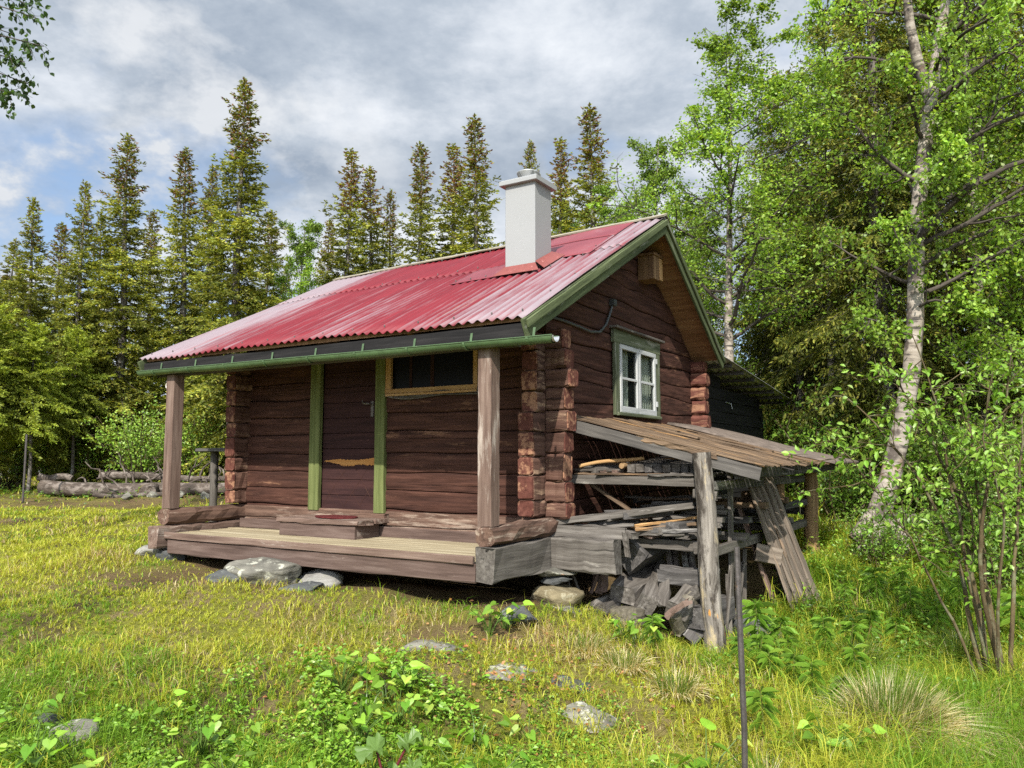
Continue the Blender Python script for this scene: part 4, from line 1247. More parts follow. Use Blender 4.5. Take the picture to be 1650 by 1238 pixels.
GX, GY = axis(-220, 220, -7, 6, .07), axis(-60, 320, 2.2, 11, .07)
XX, YY = np.meshgrid(GX, GY, indexing='ij')
mb = MB(); P = np.stack([XX, YY, ground(XX, YY)], -1); grid(mb, P[::-1] if False else P)
T = NT('lawn_soil'); g = T.attr().outputs['Vector']
f1 = T.noise(g, (1, 1, 1), 1.1, 8, .62); f2 = T.noise(g, (1, 1, 1), 14, 8, .7, (3, 1, 2)); f3 = T.noise(g, (1, 1, 1), 60, 6, .7, (5, 5, 1))
soil = T.ramp(f2, [(.3, (.030, .020, .012)), (.6, (.085, .06, .035)), (.8, (.19, .145, .085))])
moss = T.ramp(f3, [(.3, (.09, .10, .016)), (.7, (.27, .26, .05))])
straw = T.ramp(f3, [(.3, (.10, .07, .03)), (.7, (.30, .23, .12))])
col = T.mix(T.ramp(f1, [(.40, 0.0), (.54, 1.0)]), soil, moss)
col = T.mix(T.ramp(T.noise(g, (1, 1, 1), 2.3, 7, .65, (9, 9, 9)), [(.50, 0.0), (.60, .85)]), col, straw)
T.bsdf(col, .95, 0, .1, T.math('ADD', f2, f3), 1.0, .03)
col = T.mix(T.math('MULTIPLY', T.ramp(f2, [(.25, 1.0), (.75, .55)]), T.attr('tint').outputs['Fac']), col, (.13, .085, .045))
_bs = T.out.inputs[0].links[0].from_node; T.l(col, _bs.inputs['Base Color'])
gr = part('ground', mb, T.m, None, True)
GROUND_XY = P[..., :2].reshape(-1, 2); gr['kind'] = 'structure'

# ------------------------------------------------------------------ leaf templates (along, side, normal)
T_RH = (np.array([(0, 0, 0), (.45, .5, 0), (1, 0, 0), (.45, -.5, 0)]), np.array([(0, 1, 2, 3)]))
T_OV = (np.array([(0, 0, 0), (.22, .36, .10), (.55, .48, .10), (1, 0, -.12), (.55, -.48, .10), (.22, -.36, .10), (.4, 0, -.01)]),
        np.array([(0, 1, 6), (1, 2, 6), (2, 3, 6), (3, 4, 6), (4, 5, 6), (5, 0, 6)]))
T_HEART = (np.array([(.08, 0, -.02), (-.10, .30, .10), (.10, .56, .16), (.45, .52, .12), (.75, .26, 0), (1.05, 0, -.14), (.75, -.26, 0), (.45, -.52, .12), (.10, -.56, .16), (-.10, -.30, .10), (.5, 0, -.03)]),
           np.array([(0, 1, 10), (1, 2, 10), (2, 3, 10), (3, 4, 10), (4, 5, 10), (5, 6, 10), (6, 7, 10), (7, 8, 10), (8, 9, 10), (9, 0, 10)]))
T_LANCE = (np.array([(0, 0, 0), (.3, .5, .12), (.65, .38, .0), (1, 0, -.2), (.65, -.38, .0), (.3, -.5, .12)]), np.array([(0, 1, 2, 3), (0, 3, 4, 5)]))


def leaves(mb, P, A, N, L, Wd, C, tpl=T_RH, mi=0):
    n = len(P)
    if n == 0: return
    A = nrm(A); S = nrm(np.cross(A, N)); N2 = np.cross(S, A)
    t, F = tpl; k = len(t)
    L = np.broadcast_to(L, (n,))[:, None, None]; Wd = np.broadcast_to(Wd, (n,))[:, None, None]
    V = P[:, None] + A[:, None] * (t[None, :, :1] * L) + S[:, None] * (t[None, :, 1:2] * Wd) + N2[:, None] * (t[None, :, 2:] * L)
    F = (F[None] + (np.arange(n) * k)[:, None, None]).reshape(-1, F.shape[1])
    C = np.repeat(np.broadcast_to(C, (n, 3))[:, None], k, 1)
    mb.add(V.reshape(-1, 3), F, None, C.reshape(-1, 3), mi)


def pal(r, n, cols, w=None, jit=.12):
    cols = np.array(cols, float); i = r.choice(len(cols), n, p=w)
    return np.clip(cols[i] * (1 + r.normal(0, jit, (n, 1))) * (1 + r.normal(0, jit * .3, (n, 3))), .002, 1)


# ------------------------------------------------------------------ spruce
SPR = [(.15, .185, .028), (.24, .265, .036), (.32, .33, .05), (.11, .135, .03), (.35, .32, .06)]


def spruce(seed, H, R, h0, fine=1.0, spray=.09, sw=.038, cone=.0, hang=.3, cols=SPR, w=(.26, .3, .2, .16, .08), branch_tubes=True, dens=24, prof=.62):
    r = np.random.default_rng(seed)
    tk, cr = MB(), MB()
    t = np.linspace(0, 1, 14)
    wob = Waves(seed, 1, 6, .1, .5)
    tx, ty = lambda h: .05 * wob(np.asarray(h) * .35) * np.minimum(1, np.asarray(h)), lambda h: .05 * wob(np.asarray(h) * .35 + 9) * np.minimum(1, np.asarray(h))
    hh = -.3 + (H + .3) * t
    rad = np.maximum(.0135 * H * (1 - t) ** .8, .006); rad[0] *= 1.3
    loft(tk, np.stack([tx(hh), ty(hh), hh], -1), rad, 10, rng=r, rough=.04)
    PP, AA, SS = [], [], []
    nb = int(H * dens * min(fine, 1.25))
    cl = Waves(seed + 5, 2, 12, .25, 1.1)
    for i in range(nb):
        u = (i + r.random()) / nb
        h = h0 + (H - .12 - h0) * u; rel = (H - h) / (H - h0)
        az = i * 2.39996 + r.normal(0, .5)
        L = R * (.06 + .94 * min(1, rel * 1.15) ** prof) * r.uniform(.55, 1.08) * (1 + .22 * float(cl(h * .9, az * .35)))
        if r.random() < .14: L *= r.uniform(1.2, 1.5)
        L = max(L, .10)
        od = V3(math.cos(az), math.sin(az), 0); sd = V3(-math.sin(az), math.cos(az), 0)
        a = .62 - 1.25 * min(1, rel * 1.3) + r.normal(0, .2); b = .10 + .25 * rel; c = .30
        s = np.linspace(0, 1, 6)
        B = V3(float(tx(h)), float(ty(h)), h) + od * (L * s)[:, None] + sd * (L * .12 * r.normal() * s ** 2)[:, None]
        B[:, 2] += L * (a * s - b * s ** 2 + c * s ** 3)
        if branch_tubes and L > .25:
            loft(tk, B[:5], np.linspace(.004 + .007 * L, .002, 5), 3, 1, rng=r, cap=False)
        m = int(L / .042 * fine) + 4
        st = r.uniform(.10, 1.0, m) ** .85
        bp = np.stack([np.interp(st, s, B[:, k]) for k in range(3)], -1)
        tl = (np.minimum(.30, .38 * L) * (1 - .55 * st) + .035) * r.uniform(.5, 1.25, m)
        sg = r.choice([-1, 1], m)
        td = nrm(od * r.uniform(.35, .9, m)[:, None] + sd * (sg * r.uniform(.25, .95, m))[:, None] + V3(0, 0, 1) * (-hang * (.3 + rel) * r.uniform(.2, 1.6, m) + .25 * (1 - rel))[:, None])
        q = np.maximum(1, np.ceil(tl / .046).astype(int))
        rep = np.repeat(np.arange(m), q)
        kk = np.concatenate([np.arange(x) / x for x in q])
        PP.append(bp[rep] + td[rep] * (tl[rep] * kk)[:, None] + V3(0, 0, -1) * (hang * .5 * tl[rep] * kk ** 2)[:, None])
        AA.append(td[rep] + r.normal(0, .38, (len(rep), 3))); SS.append(np.stack([np.full(len(rep), rel), np.full(len(rep), L), kk], -1))
    P, A, S = np.concatenate(PP), np.concatenate(AA), np.concatenate(SS)
    n = len(P); C = pal(r, n, cols, w)
    C *= (1 + .35 * np.clip(Waves(seed + 3, 3, 10, .3, 1.0)(P[:, 0], P[:, 1], P[:, 2]), -1, 1))[:, None]
    if cone:
        k = (S[:, 0] < .22) & (r.random(n) < cone); C[k] = pal(r, int(k.sum()), [(.17, .075, .035), (.12, .06, .03), (.22, .10, .05)])
    leaves(cr, P, A, r.normal(size=(n, 3)), spray * r.uniform(.7, 1.3, n), sw * r.uniform(.7, 1.3, n), C)
    # leader
    z = np.linspace(H - .45, H, 60); a = r.uniform(0, 2 * PI, 60)
    leaves(cr, np.stack([tx(z), ty(z), z], -1), np.stack([np.cos(a), np.sin(a), np.full(60, .9)], -1), r.normal(size=(60, 3)), spray, sw, pal(r, 60, cols, w))
    return tk, cr


# ------------------------------------------------------------------ broadleaf
BIR = [(.20, .34, .040), (.26, .41, .052), (.33, .47, .08), (.15, .26, .03)]


def limb(r, p, d, L, n, up=.12, wander=.22, droop=0.0):
    pts = [p]; d = nrm(d)
    for i in range(n):
        d = nrm(d + r.normal(0, wander, 3) + V3(0, 0, up - droop * (i / n)))
        pts.append(pts[-1] + d * L / n)
    return np.array(pts)


def broadleaf(seed, path, rad, limbs, leaf=.045, per=14, lw=.75, cols=BIR, w=None, sub=9, twigs=7, subL=.50, twigL=.55, tpl=T_RH, droop=.10, spread=.11, ns=10, twig_mi=1, trunk_rough=.05):
    """limbs: list of (fraction along path, azimuth, elevation, length)"""
    r = np.random.default_rng(seed)
    tk, cr = MB(), MB()
    path = np.asarray(path, float); rad = np.asarray(rad, float)
    s = np.linspace(0, 1, len(path)); s2 = np.linspace(0, 1, max(14, len(path)))
    pp = np.stack([np.interp(s2, s, path[:, k]) for k in range(3)], -1)
    # smooth the corners of the path a little
    for _ in range(2): pp[1:-1] = (pp[:-2] + 2 * pp[1:-1] + pp[2:]) / 4
    rr = np.interp(s2, s, rad)
    loft(tk, pp, rr, ns, rng=r, rough=trunk_rough)
    LP, LD = [], []
    for (f, az, el, L) in limbs:
        p0 = np.array([np.interp(f, s2, pp[:, k]) for k in range(3)]); r0 = float(np.interp(f, s2, rr))
        d = V3(math.cos(az) * math.cos(el), math.sin(az) * math.cos(el), math.sin(el))
        B = limb(r, p0, d, L, 7, .05, .13, droop * 1.5)
        rb = min(r0 * .55, .013 + .014 * L)
        loft(tk, B, np.linspace(rb, rb * .25, 8), 5, twig_mi, rng=r, cap=False)
        for j in range(sub):
            g = r.uniform(.22, 1.0); q = np.array([np.interp(g, np.linspace(0, 1, 8), B[:, k]) for k in range(3)])
            bd = nrm(B[min(7, int(g * 7) + 1)] - B[max(0, int(g * 7) - 1)])
            sd = nrm(bd * r.uniform(.3, .9) + r.normal(0, .62, 3) + V3(0, 0, .10))
            Ls = L * subL * r.uniform(.5, 1.15) * (1.15 - .6 * g)
            Bs = limb(r, q, sd, Ls, 5, .03, .2, droop * 2)
            loft(tk, Bs, np.linspace(rb * .42, .0028, 6), 4, twig_mi, rng=r, cap=False)
            for k in range(twigs):
                h = r.uniform(.2, 1.0); q2 = np.array([np.interp(h, np.linspace(0, 1, 6), Bs[:, c]) for c in range(3)])
                td = nrm(nrm(Bs[-1] - Bs[0]) * .5 + r.normal(0, .7, 3))
                Bt = limb(r, q2, td, max(.12, Ls * twigL * r.uniform(.5, 1.2)), 3, -.02, .2, droop * 3)
                loft(tk, Bt, np.linspace(.0035, .0015, 4), 3, twig_mi, rng=r, cap=False)
                m = per; u = r.random(m)
                LP.append(np.stack([np.interp(u, np.linspace(0, 1, 4), Bt[:, c]) for c in range(3)], -1) + r.normal(0, spread, (m, 3)) * min(1, Ls))
    P = np.concatenate(LP); n = len(P)
    A = r.normal(0, .8, (n, 3)) + V3(0, 0, -.55)
    N = r.normal(0, .6, (n, 3)) + V3(0, -.25, .75)
    C = pal(r, n, cols, w) * (1 + .25 * np.clip(Waves(seed + 3, 3, 10, .3, 1.1)(P[:, 0], P[:, 1], P[:, 2]), -1, 1))[:, None]
    leaves(cr, P, A, N, leaf * r.uniform(.65, 1.25, n), leaf * lw * r.uniform(.7, 1.2, n), C, tpl)
    return tk, cr


def tree_thing(name, p, rz, label, cat, tk, cr, tmats, cmat, group=None, s=1.0):
    o = empty(name, p, rz, label, cat, group); o.scale = (s, s, s) if not hasattr(s, '__len__') else s
    part('trunk', tk, tmats if isinstance(tmats, list) else [tmats, M['twig']], o, True); part('crown', cr, cmat, o)
    return o


# ---- spruce prototypes (first placement of each is the prototype itself)
GS = 'spruces behind the cabin'
protos = {
    'a': spruce(101, 10.0, 1.20, .6, 1.45, .085, .036, cone=.25, prof=.85, dens=38, hang=.42),
    'b': spruce(102, 10.0, .98, .6, 1.4, .085, .036, cone=.35, prof=.75, dens=38, hang=.42),
    'c': spruce(103, 10.0, .85, .8, 1.35, .085, .036, cone=.5, prof=.7, dens=38, hang=.4),
    'd': spruce(104, 10.0, 1.30, 1.4, 1.4, .09, .036, cone=.15, prof=.95, dens=34),
}
protos['e'] = spruce(105, 6.5, 1.7, 3.0, 1.7, .10, .042, .0, .35, [(.20, .255, .028), (.27, .325, .036), (.35, .40, .055), (.14, .19, .026)], (.3, .35, .2, .15), prof=.75)
placed = {}


def put_spruce(kind, px, Y, topy, wide, label, group, rz=None):
    p = gpt(px, Y); ztop = 1.6 + (HOR - topy) / FPX * Y * 1.0
    h = (ztop - p[2]); s = h / (6.5 if kind == 'e' else 10.0); sw = s * wide * (1 if kind == 'e' else 1.14)
    rz = (px * 1.7) % 6.28 if rz is None else rz
    if kind not in placed:
        tk, cr = protos[kind]
        placed[kind] = tree_thing('spruce_tree', p, rz, label, 'spruce', tk, cr, M['sprucebark'], M['needle'], group, (sw, sw, s))
    else:
        copy_tree(placed[kind], p, rz, (sw, sw, s), label, 'spruce', group)


GL_ = 'spruces at the edge of the left lawn'
for a in (('e', 55, 17.2, 520, .9, 'young yellow green spruce with wide low branches at the left edge of the lawn'),
          ('e', 122, 18.6, 530, .85, 'young spruce with wide branches below the pointed tall one'),
          ('e', -25, 16.6, 490, 1.05, 'low spruce half cut by the left edge of the photo'),
          ('e', 345, 20.5, 540, .8, 'young spruce standing over the left end of the roof'),
          ('d', 40, 19.5, 310, .95, 'short open spruce second from the left edge of the lawn'),
          ('d', 122, 19.5, 283, .85, 'ragged spruce just left of the pointed tall one'),
          ('a', 190, 20.0, 199, 1.05, 'tall pointed spruce left of the gap in the clouds'),
          ('b', 283, 20.5, 225, 1.05, 'thin crowned spruce left of the tallest one'),
          ('a', 330, 22.5, 252, .8, 'narrow spruce close behind the left side of the tallest one'),
          ('a', 378, 18.5, 101, 1.0, 'tallest spruce of the left group, rising above all others'),
          ('d', -45, 17.5, 345, 1.0, 'spruce cut by the left edge of the photo'),
          ('d', 150, 24.0, 330, .9, 'spruce behind the gap left of the pointed tall one'), ('b', 85, 24.5, 350, 1.0, 'spruce behind the two left ragged ones'), ('a', 425, 24.0, 330, 1.0, 'spruce peeping out right of the tallest one'),
          ('d', 8, 23.0, 380, 1.0, 'spruce at the left edge behind the short open one'), ('b', 232, 25.0, 330, .9, 'lower spruce behind the gap between the pointed and the thin spruce')):
    put_spruce(*a, GL_)
for a in (('c', 558, 21.0, 224, 1.05, 'leftmost spruce above the roof ridge'),
          ('c', 592, 22.0, 256, 1.0, 'slim spruce right of the leftmost one above the ridge'),
          ('b', 623, 22.5, 296, .8, 'shortest spruce above the ridge'),
          ('b', 677, 21.0, 215, .95, 'lone full spruce above the middle of the ridge'),
          ('c', 728, 22.0, 216, 1.1, 'spruce close left of the brown topped one'),
          ('b', 766, 21.0, 169, 1.0, 'brown topped spruce left of the chimney'),
          ('a', 854, 24.0, 210, .7, 'spruce directly behind the chimney cowl'),
          ('c', 905, 22.0, 205, .95, 'thin sparse spruce right of the chimney'),
          ('b', 958, 21.0, 150, 1.0, 'tall dark spruce right of the thin one by the chimney'),
          ('c', 524, 23.5, 345, .9, 'small brownish spruce at the left end of the ridge'),
          ('a', 1010, 27.0, 330, .8, 'low spruce behind the small birch over the roof'),
          ('d', 455, 27.0, 420, .8, 'low spruce behind the left birch')):
    put_spruce(*a, GS)

# ---- big spruces at right with hanging twigs (finer, closer)
SPR2 = [(.10, .125, .022), (.155, .175, .03), (.23, .24, .038), (.07, .085, .02), (.31, .29, .05)]
W2 = (.28, .28, .2, .14, .10)
big1 = spruce(201, 12.5, 1.75, .5, 1.45, .085, .030, .0, 1.0, SPR2, W2, dens=30, prof=.6)
big2 = spruce(202, 9.0, 1.9, .4, 1.35, .085, .030, .0, 1.1, SPR2, W2, dens=30, prof=.6)
GR = 'large spruces in the forest at right'
B1 = tree_thing('spruce_tree', gpt(1425, 13.2), 1.0, 'largest dark spruce at right, behind the leaning birch trunk', 'spruce', *big1, M['sprucebark'], M['needle'], GR)
B2 = tree_thing('spruce_tree', gpt(1290, 16.8), 2.2, 'spruce with hanging golden twigs between the slim birch and the big spruce', 'spruce', *big2, M['sprucebark'], M['needle'], GR, (1.0, 1.0, 1.08))
for (src, px, Y, rz, s, lab) in ((B1, 1600, 13.5, 3.0, 1.0, 'dark spruce near the right edge behind the birch leaves'),
                                 (B2, 1500, 15.5, 4.4, 1.25, 'spruce behind the fork of the leaning birch'),
                                 (B2, 1235, 18.5, 5.0, .85, 'spruce seen between the slim birch and the shed roof'),
                                 (B1, 1720, 11.5, 5.5, .8, 'spruce cut by the right edge of the photo'),
                                 (B2, 1360, 19.0, .3, 1.2, 'spruce far behind the annex roof'),
                                 (B2, 1120, 22.0, 1.3, .9, 'spruce behind the slim birch over the roof end')):
    copy_tree(src, gpt(px, Y), rz, s, lab, 'spruce', GR)

# ---- birches
rb = np.random.default_rng(77)


def ring_limbs(n, f0, f1, L0, L1, el0=.75, el1=.45, az0=0.0, spread=2 * PI):
    out = []
    for i in range(n):
        f = f0 + (f1 - f0) * (i + rb.random()) / n; u = (f - f0) / (f1 - f0)
        out.append((f, az0 + (i * 2.39996) % spread + rb.normal(0, .3), el0 + (el1 - el0) * (1 - u) + rb.normal(0, .12), (L0 + (L1 - L0) * u) * rb.uniform(.75, 1.2)))
    return out


def straight(H, wob=.08, seed=0, n=12):
    t = np.linspace(0, 1, n); w = Waves(seed, 1, 5, .4, 1.4)
    return np.stack([wob * w(t) * t ** .7, wob * w(t + 5) * t ** .7, -.3 + (H + .3) * t], -1), np.maximum(.0115 * H * (1 - t) ** .85, .006)


GB = 'birches behind the cabin'
BM = [M['birchbark'], M['twig']]
pa, ra_ = straight(9.0, .06, 31)
bA = broadleaf(301, pa, ra_ * .85, ring_limbs(34, .36, .98, 1.9, .75, .95, .5), .052, 11)
pA = gpt(1180, 13.5)
TA = tree_thing('birch_tree', pA, .4, 'slim tall birch with a thin white trunk rising behind the gable peak', 'birch', *bA, BM, M['leaf'], GB, (1.35, 1.35, (1.6 + (HOR - 22) / FPX * 13.5 - pA[2]) / 9.0))
pa, ra_ = straight(7.0, .045, 32)
bC = broadleaf(302, pa, ra_ * .8, ring_limbs(30, .22, .98, 1.7, .65, .9, .4), .052, 11)
p = gpt(1065, 16.5)
TC = tree_thing('birch_tree', p, 1.9, 'round bushy birch just behind the right end of the roof ridge', 'birch', *bC, BM, M['leaf'], GB, (1.05, 1.05, (1.6 + (HOR - 215) / FPX * 16.5 - p[2]) / 7.0))
for (src, H, px, Y, topy, w, lab) in ((TA, 9.0, 1345, 15.5, 5, 1.15, 'birch with light leaves between the slim birch and the big spruce'),
                                      (TC, 7.0, 1005, 20.0, 300, 1.1, 'small birch at the foot of the spruces right of the chimney'),
                                      (TC, 7.0, 485, 20.0, 352, 1.0, 'small birch left of the roof ridge among the spruces'),
                                      (TC, 7.0, 915, 24.0, 330, 1.0, 'light green birch low behind the chimney'),
                                      (TC, 7.0, 1270, 20.0, 250, 1.0, 'birch partly hidden behind the golden twigged spruce'),
                                      (TC, 7.0, 1130, 17.5, 330, .9, 'low birch filling the space left of the slim birch trunk'),
                                      (TA, 9.0, 1590, 12.5, -330, 1.2, 'tall leafy birch at the right edge, running out of the top'),
                                      (TC, 7.0, 1690, 10.0, 120, 1.1, 'birch leaning in from beyond the right edge')):
    p = gpt(px, Y); s = (1.6 + (HOR - topy) / FPX * Y - p[2]) / H
    copy_tree(src, p, px % 7, (w, w, s), lab, 'birch', GB)

# the leaning forked birch
YB = 9.6
base = gpt(1412, YB)
pth = [(1385, 915, YB), (1412, 850, YB), (1442, 760, YB - .1), (1462, 660, YB - .15), (1480, 560, YB - .2), (1476, 480, YB - .2), (1472, 400, YB - .25), (1478, 320, YB - .3), (1494, 220, YB - .35), (1497, 130, YB - .35), (1520, 50, YB - .4), (1540, -60, YB - .4), (1545, -260, YB - .4)]
path = [at(*q) - base for q in pth]
rads = [.16, .14, .115, .105, .10, .09, .09, .088, .08, .075, .055, .045, .02]
lim = [(.36, -2.7, .1, 1.0), (.42, -.6, .15, 1.6), (.44, 2.6, .35, 1.2), (.50, -.9, .3, 2.0), (.52, -2.2, .2, 1.1), (.55, -.2, .35, 2.2), (.56, -1.6, .1, 1.2), (.58, 1.2, .4, 1.6), (.6, 3.0, .5, 1.5), (.62, -.5, .45, 2.0),
       (.66, -2.6, .4, 1.3), (.67, .4, .5, 1.8), (.70, -1.3, .4, 1.4), (.72, -.1, .55, 1.9), (.74, 2.2, .5, 1.5), (.76, -2.0, .5, 1.4), (.78, .7, .6, 1.7), (.80, -.8, .5, 1.6), (.83, 2.9, .6, 1.5), (.86, .0, .6, 1.5), (.88, -1.7, .6, 1.3), (.9, 1.6, .7, 1.4), (.93, -.6, .7, 1.2), (.96, 2.8, .7, 1.1),
       (.40, -1.5, .2, .8), (.54, -1.2, .3, .8), (.68, -1.4, .1, .8)]
bB = broadleaf(311, path, rads, lim, .054, 13, sub=9, twigs=7, ns=16, droop=.12)
tk = bB[0]
# second stem of the fork, and an old stub at the foot
f0 = np.array(path[9]) - V3(0, 0, .25)
loft(tk, [f0, at(1478, 95, YB - .4) - base, at(1466, 40, YB - .5) - base, at(1455, -60, YB - .6) - base, at(1450, -200, YB - .6) - base], [.07, .06, .055, .045, .03], 10, rough=.05)
loft(tk, [at(1432, 850, YB) - base, at(1448, 830, YB) - base, at(1452, 905, YB) - base], [.10, .09, .11], 10, rough=.06)
loft(tk, [at(1375, 870, YB - .1) - base, at(1400, 838, YB - .1) - base, at(1436, 800, YB) - base], [.075, .09, .07], 10, rough=.06)
loft(tk, [at(1478, 388, YB - .3) - base, at(1510, 350, YB - .5) - base, at(1560, 305, YB - .7) - base, at(1620, 270, YB - .8) - base, at(1680, 250, YB - .8) - base], [.045, .04, .035, .028, .02], 8, 1, rough=.05)
loft(tk, [at(1480, 430, YB - .3) - base, at(1540, 395, YB - .3) - base, at(1590, 375, YB - .4) - base, at(1650, 340, YB - .5) - base], [.03, .027, .022, .012], 7, 1, rough=.05)
tree_thing('birch_tree', base, 0, 'large forked birch with a thick leaning white trunk at right', 'birch', *bB, BM, M['leaf'])

# birch outside the left edge, one branch hanging into the top left corner
base = gpt(-330, 7.4)
q = [at(-330, y, 7.4) - base for y in (900, 700, 500, 300, 100, -100, -300)]
lim = [(.62, 2.6, .6, 1.6), (.72, -2.4, .6, 1.6), (.80, 2.9, .7, 1.4), (.9, 2.0, .8, 1.2), (.93, -2.8, .8, 1.0)]
bD = broadleaf(321, q, [.10, .095, .085, .075, .065, .05, .02], lim, .06, 12, sub=6, twigs=5)
rD = np.random.default_rng(4)
LPs = []
for (sx, sy, ex_, ey_) in ((-330, 60, 20, 55), (-330, 120, 40, 100), (-330, 20, 60, 30), (-330, 160, 15, 150), (-330, -40, 30, -30), (-330, 90, 70, 75), (-330, 120, 45, 135), (-330, 0, 40, 5)):
    a, c = at(sx, sy, 7.4) - base, at(ex_, ey_, 7.0 + rD.uniform(-.4, .4)) - base
    t = np.linspace(0, 1, 9); B = a + (c - a) * t[:, None]; B[:, 2] += .25 * np.sin(t * PI)
    loft(bD[0], B, np.linspace(.022, .004, 9), 5, 1, cap=False)
    for j in range(16):
        g = rD.uniform(.62, 1.0); p0 = np.array([np.interp(g, t, B[:, k]) for k in range(3)])
        tw = limb(rD, p0, V3(rD.uniform(-.2, .9), rD.uniform(-.6, .6), rD.uniform(-.5, .3)), rD.uniform(.15, .32), 4, -.1, .2, .3)
        loft(bD[0], tw, np.linspace(.003, .0015, 5), 3, 1, cap=False)
        u = rD.random(10); LPs.append(np.stack([np.interp(u, np.linspace(0, 1, 5), tw[:, k]) for k in range(3)], -1) + rD.normal(0, .02, (10, 3)))
P = np.concatenate(LPs); n = len(P)
leaves(bD[1], P, rD.normal(0, .6, (n, 3)) + V3(0, 0, -.9), rD.normal(0, .8, (n, 3)) + V3(0, -.2, .5), .058 * rD.uniform(.7, 1.2, n), .044, pal(rD, n, [(.05, .10, .025), (.07, .13, .03), (.04, .08, .025)]), T_OV)
tree_thing('birch_tree', base, 0, 'birch outside the left edge whose leafy branch hangs into the top left corner', 'birch', *bD, BM, M['leaf'])

# ---- bushes
def bush(seed, H, R, nst, leaf, per, cols=BIR, tpl=T_OV, lw=.7, sub=5, twigs=5):
    r = np.random.default_rng(seed); tk, cr = MB(), MB()
    LP = []
    for i in range(nst):
        az = r.uniform(0, 2 * PI); B = limb(r, V3(r.normal(0, .06), r.normal(0, .06), -.05), V3(math.cos(az) * R / H * 1.1, math.sin(az) * R / H * 1.1, 1), H * r.uniform(.6, 1.05), 8, .06, .1)
        loft(tk, B, np.linspace(.008 + .006 * H, .003, 9), 5, rng=r, cap=False)
        for j in range(sub):
            g = r.uniform(.25, 1); q = np.array([np.interp(g, np.linspace(0, 1, 9), B[:, k]) for k in range(3)])
            Bs = limb(r, q, r.normal(0, .7, 3) + V3(0, 0, .5), H * .26 * r.uniform(.5, 1.2), 4, .02, .2)
            loft(tk, Bs, np.linspace(.005, .002, 5), 3, rng=r, cap=False)
            for k in range(twigs):
                u = r.random(per); LP.append(np.stack([np.interp(u, np.linspace(0, 1, 5), Bs[:, c]) for c in range(3)], -1) + r.normal(0, .055 * H ** .5, (per, 3)))
    P = np.concatenate(LP); n = len(P)
    leaves(cr, P, r.normal(0, .8, (n, 3)) + V3(0, 0, -.3), r.normal(0, .5, (n, 3)) + V3(0, -.3, .9), leaf * r.uniform(.6, 1.25, n), leaf * lw * r.uniform(.7, 1.2, n), pal(r, n, cols), tpl)
    return tk, cr


GBU = 'bushes along the forest edge'
b1 = bush(401, 2.1, 1.3, 26, .065, 5)
b2 = bush(402, 1.5, .9, 18, .055, 5, [(.14, .25, .03), (.19, .31, .04), (.10, .19, .025)])
X1 = tree_thing('bush', gpt(232, 17.8), 0, 'bright green bush behind the fallen logs', 'bush', *b1, M['willowbark'], M['weed'], GBU)
X2 = tree_thing('bush', gpt(1345, 11.5), 0, 'bush in the shade just right of the back lean-to post', 'bush', *b2, M['willowbark'], M['weed'], GBU)
for (src, px, Y, s, lab) in ((X1, 150, 19.5, .9, 'bush left of the bright green one behind the fallen logs'), (X1, 330, 18.5, 1.0, 'bush behind the left porch post'),
                             (X1, 20, 18.8, .8, 'bush at the foot of the leftmost spruces'), (X2, 90, 20.5, 1.3, 'dark bush among the spruce trunks on the left'),
                             (X1, 420, 20.0, 1.2, 'bush behind the left corner of the cabin'), (X2, 285, 19.5, 1.4, 'dense bush right behind the fallen logs'),
                             (X1, 1475, 11.8, 1.0, 'bush behind the foot of the leaning birch'), (X1, 1560, 10.5, .95, 'bush behind the low wooden rail'),
                             (X2, 1640, 9.6, 1.2, 'bush at the right edge beyond the willow stems'), (X2, 1405, 9.0, .6, 'small bush at the foot of the leaning birch'),
                             (X1, 1260, 16.5, 1.0, 'bush seen through the back of the lean-to'), (X2, 1330, 13.5, 1.5, 'tall bush behind the back lean-to post'),
                             (X2, 1500, 9.0, .7, 'low bush in front of the rail'), (X1, 1700, 8.5, 1.0, 'bush cut by the right edge'), (X2, 1590, 8.0, .8, 'leafy bush behind the willow stems')):
    copy_tree(src, gpt(px, Y), px % 5, s, lab, 'bush', GBU)

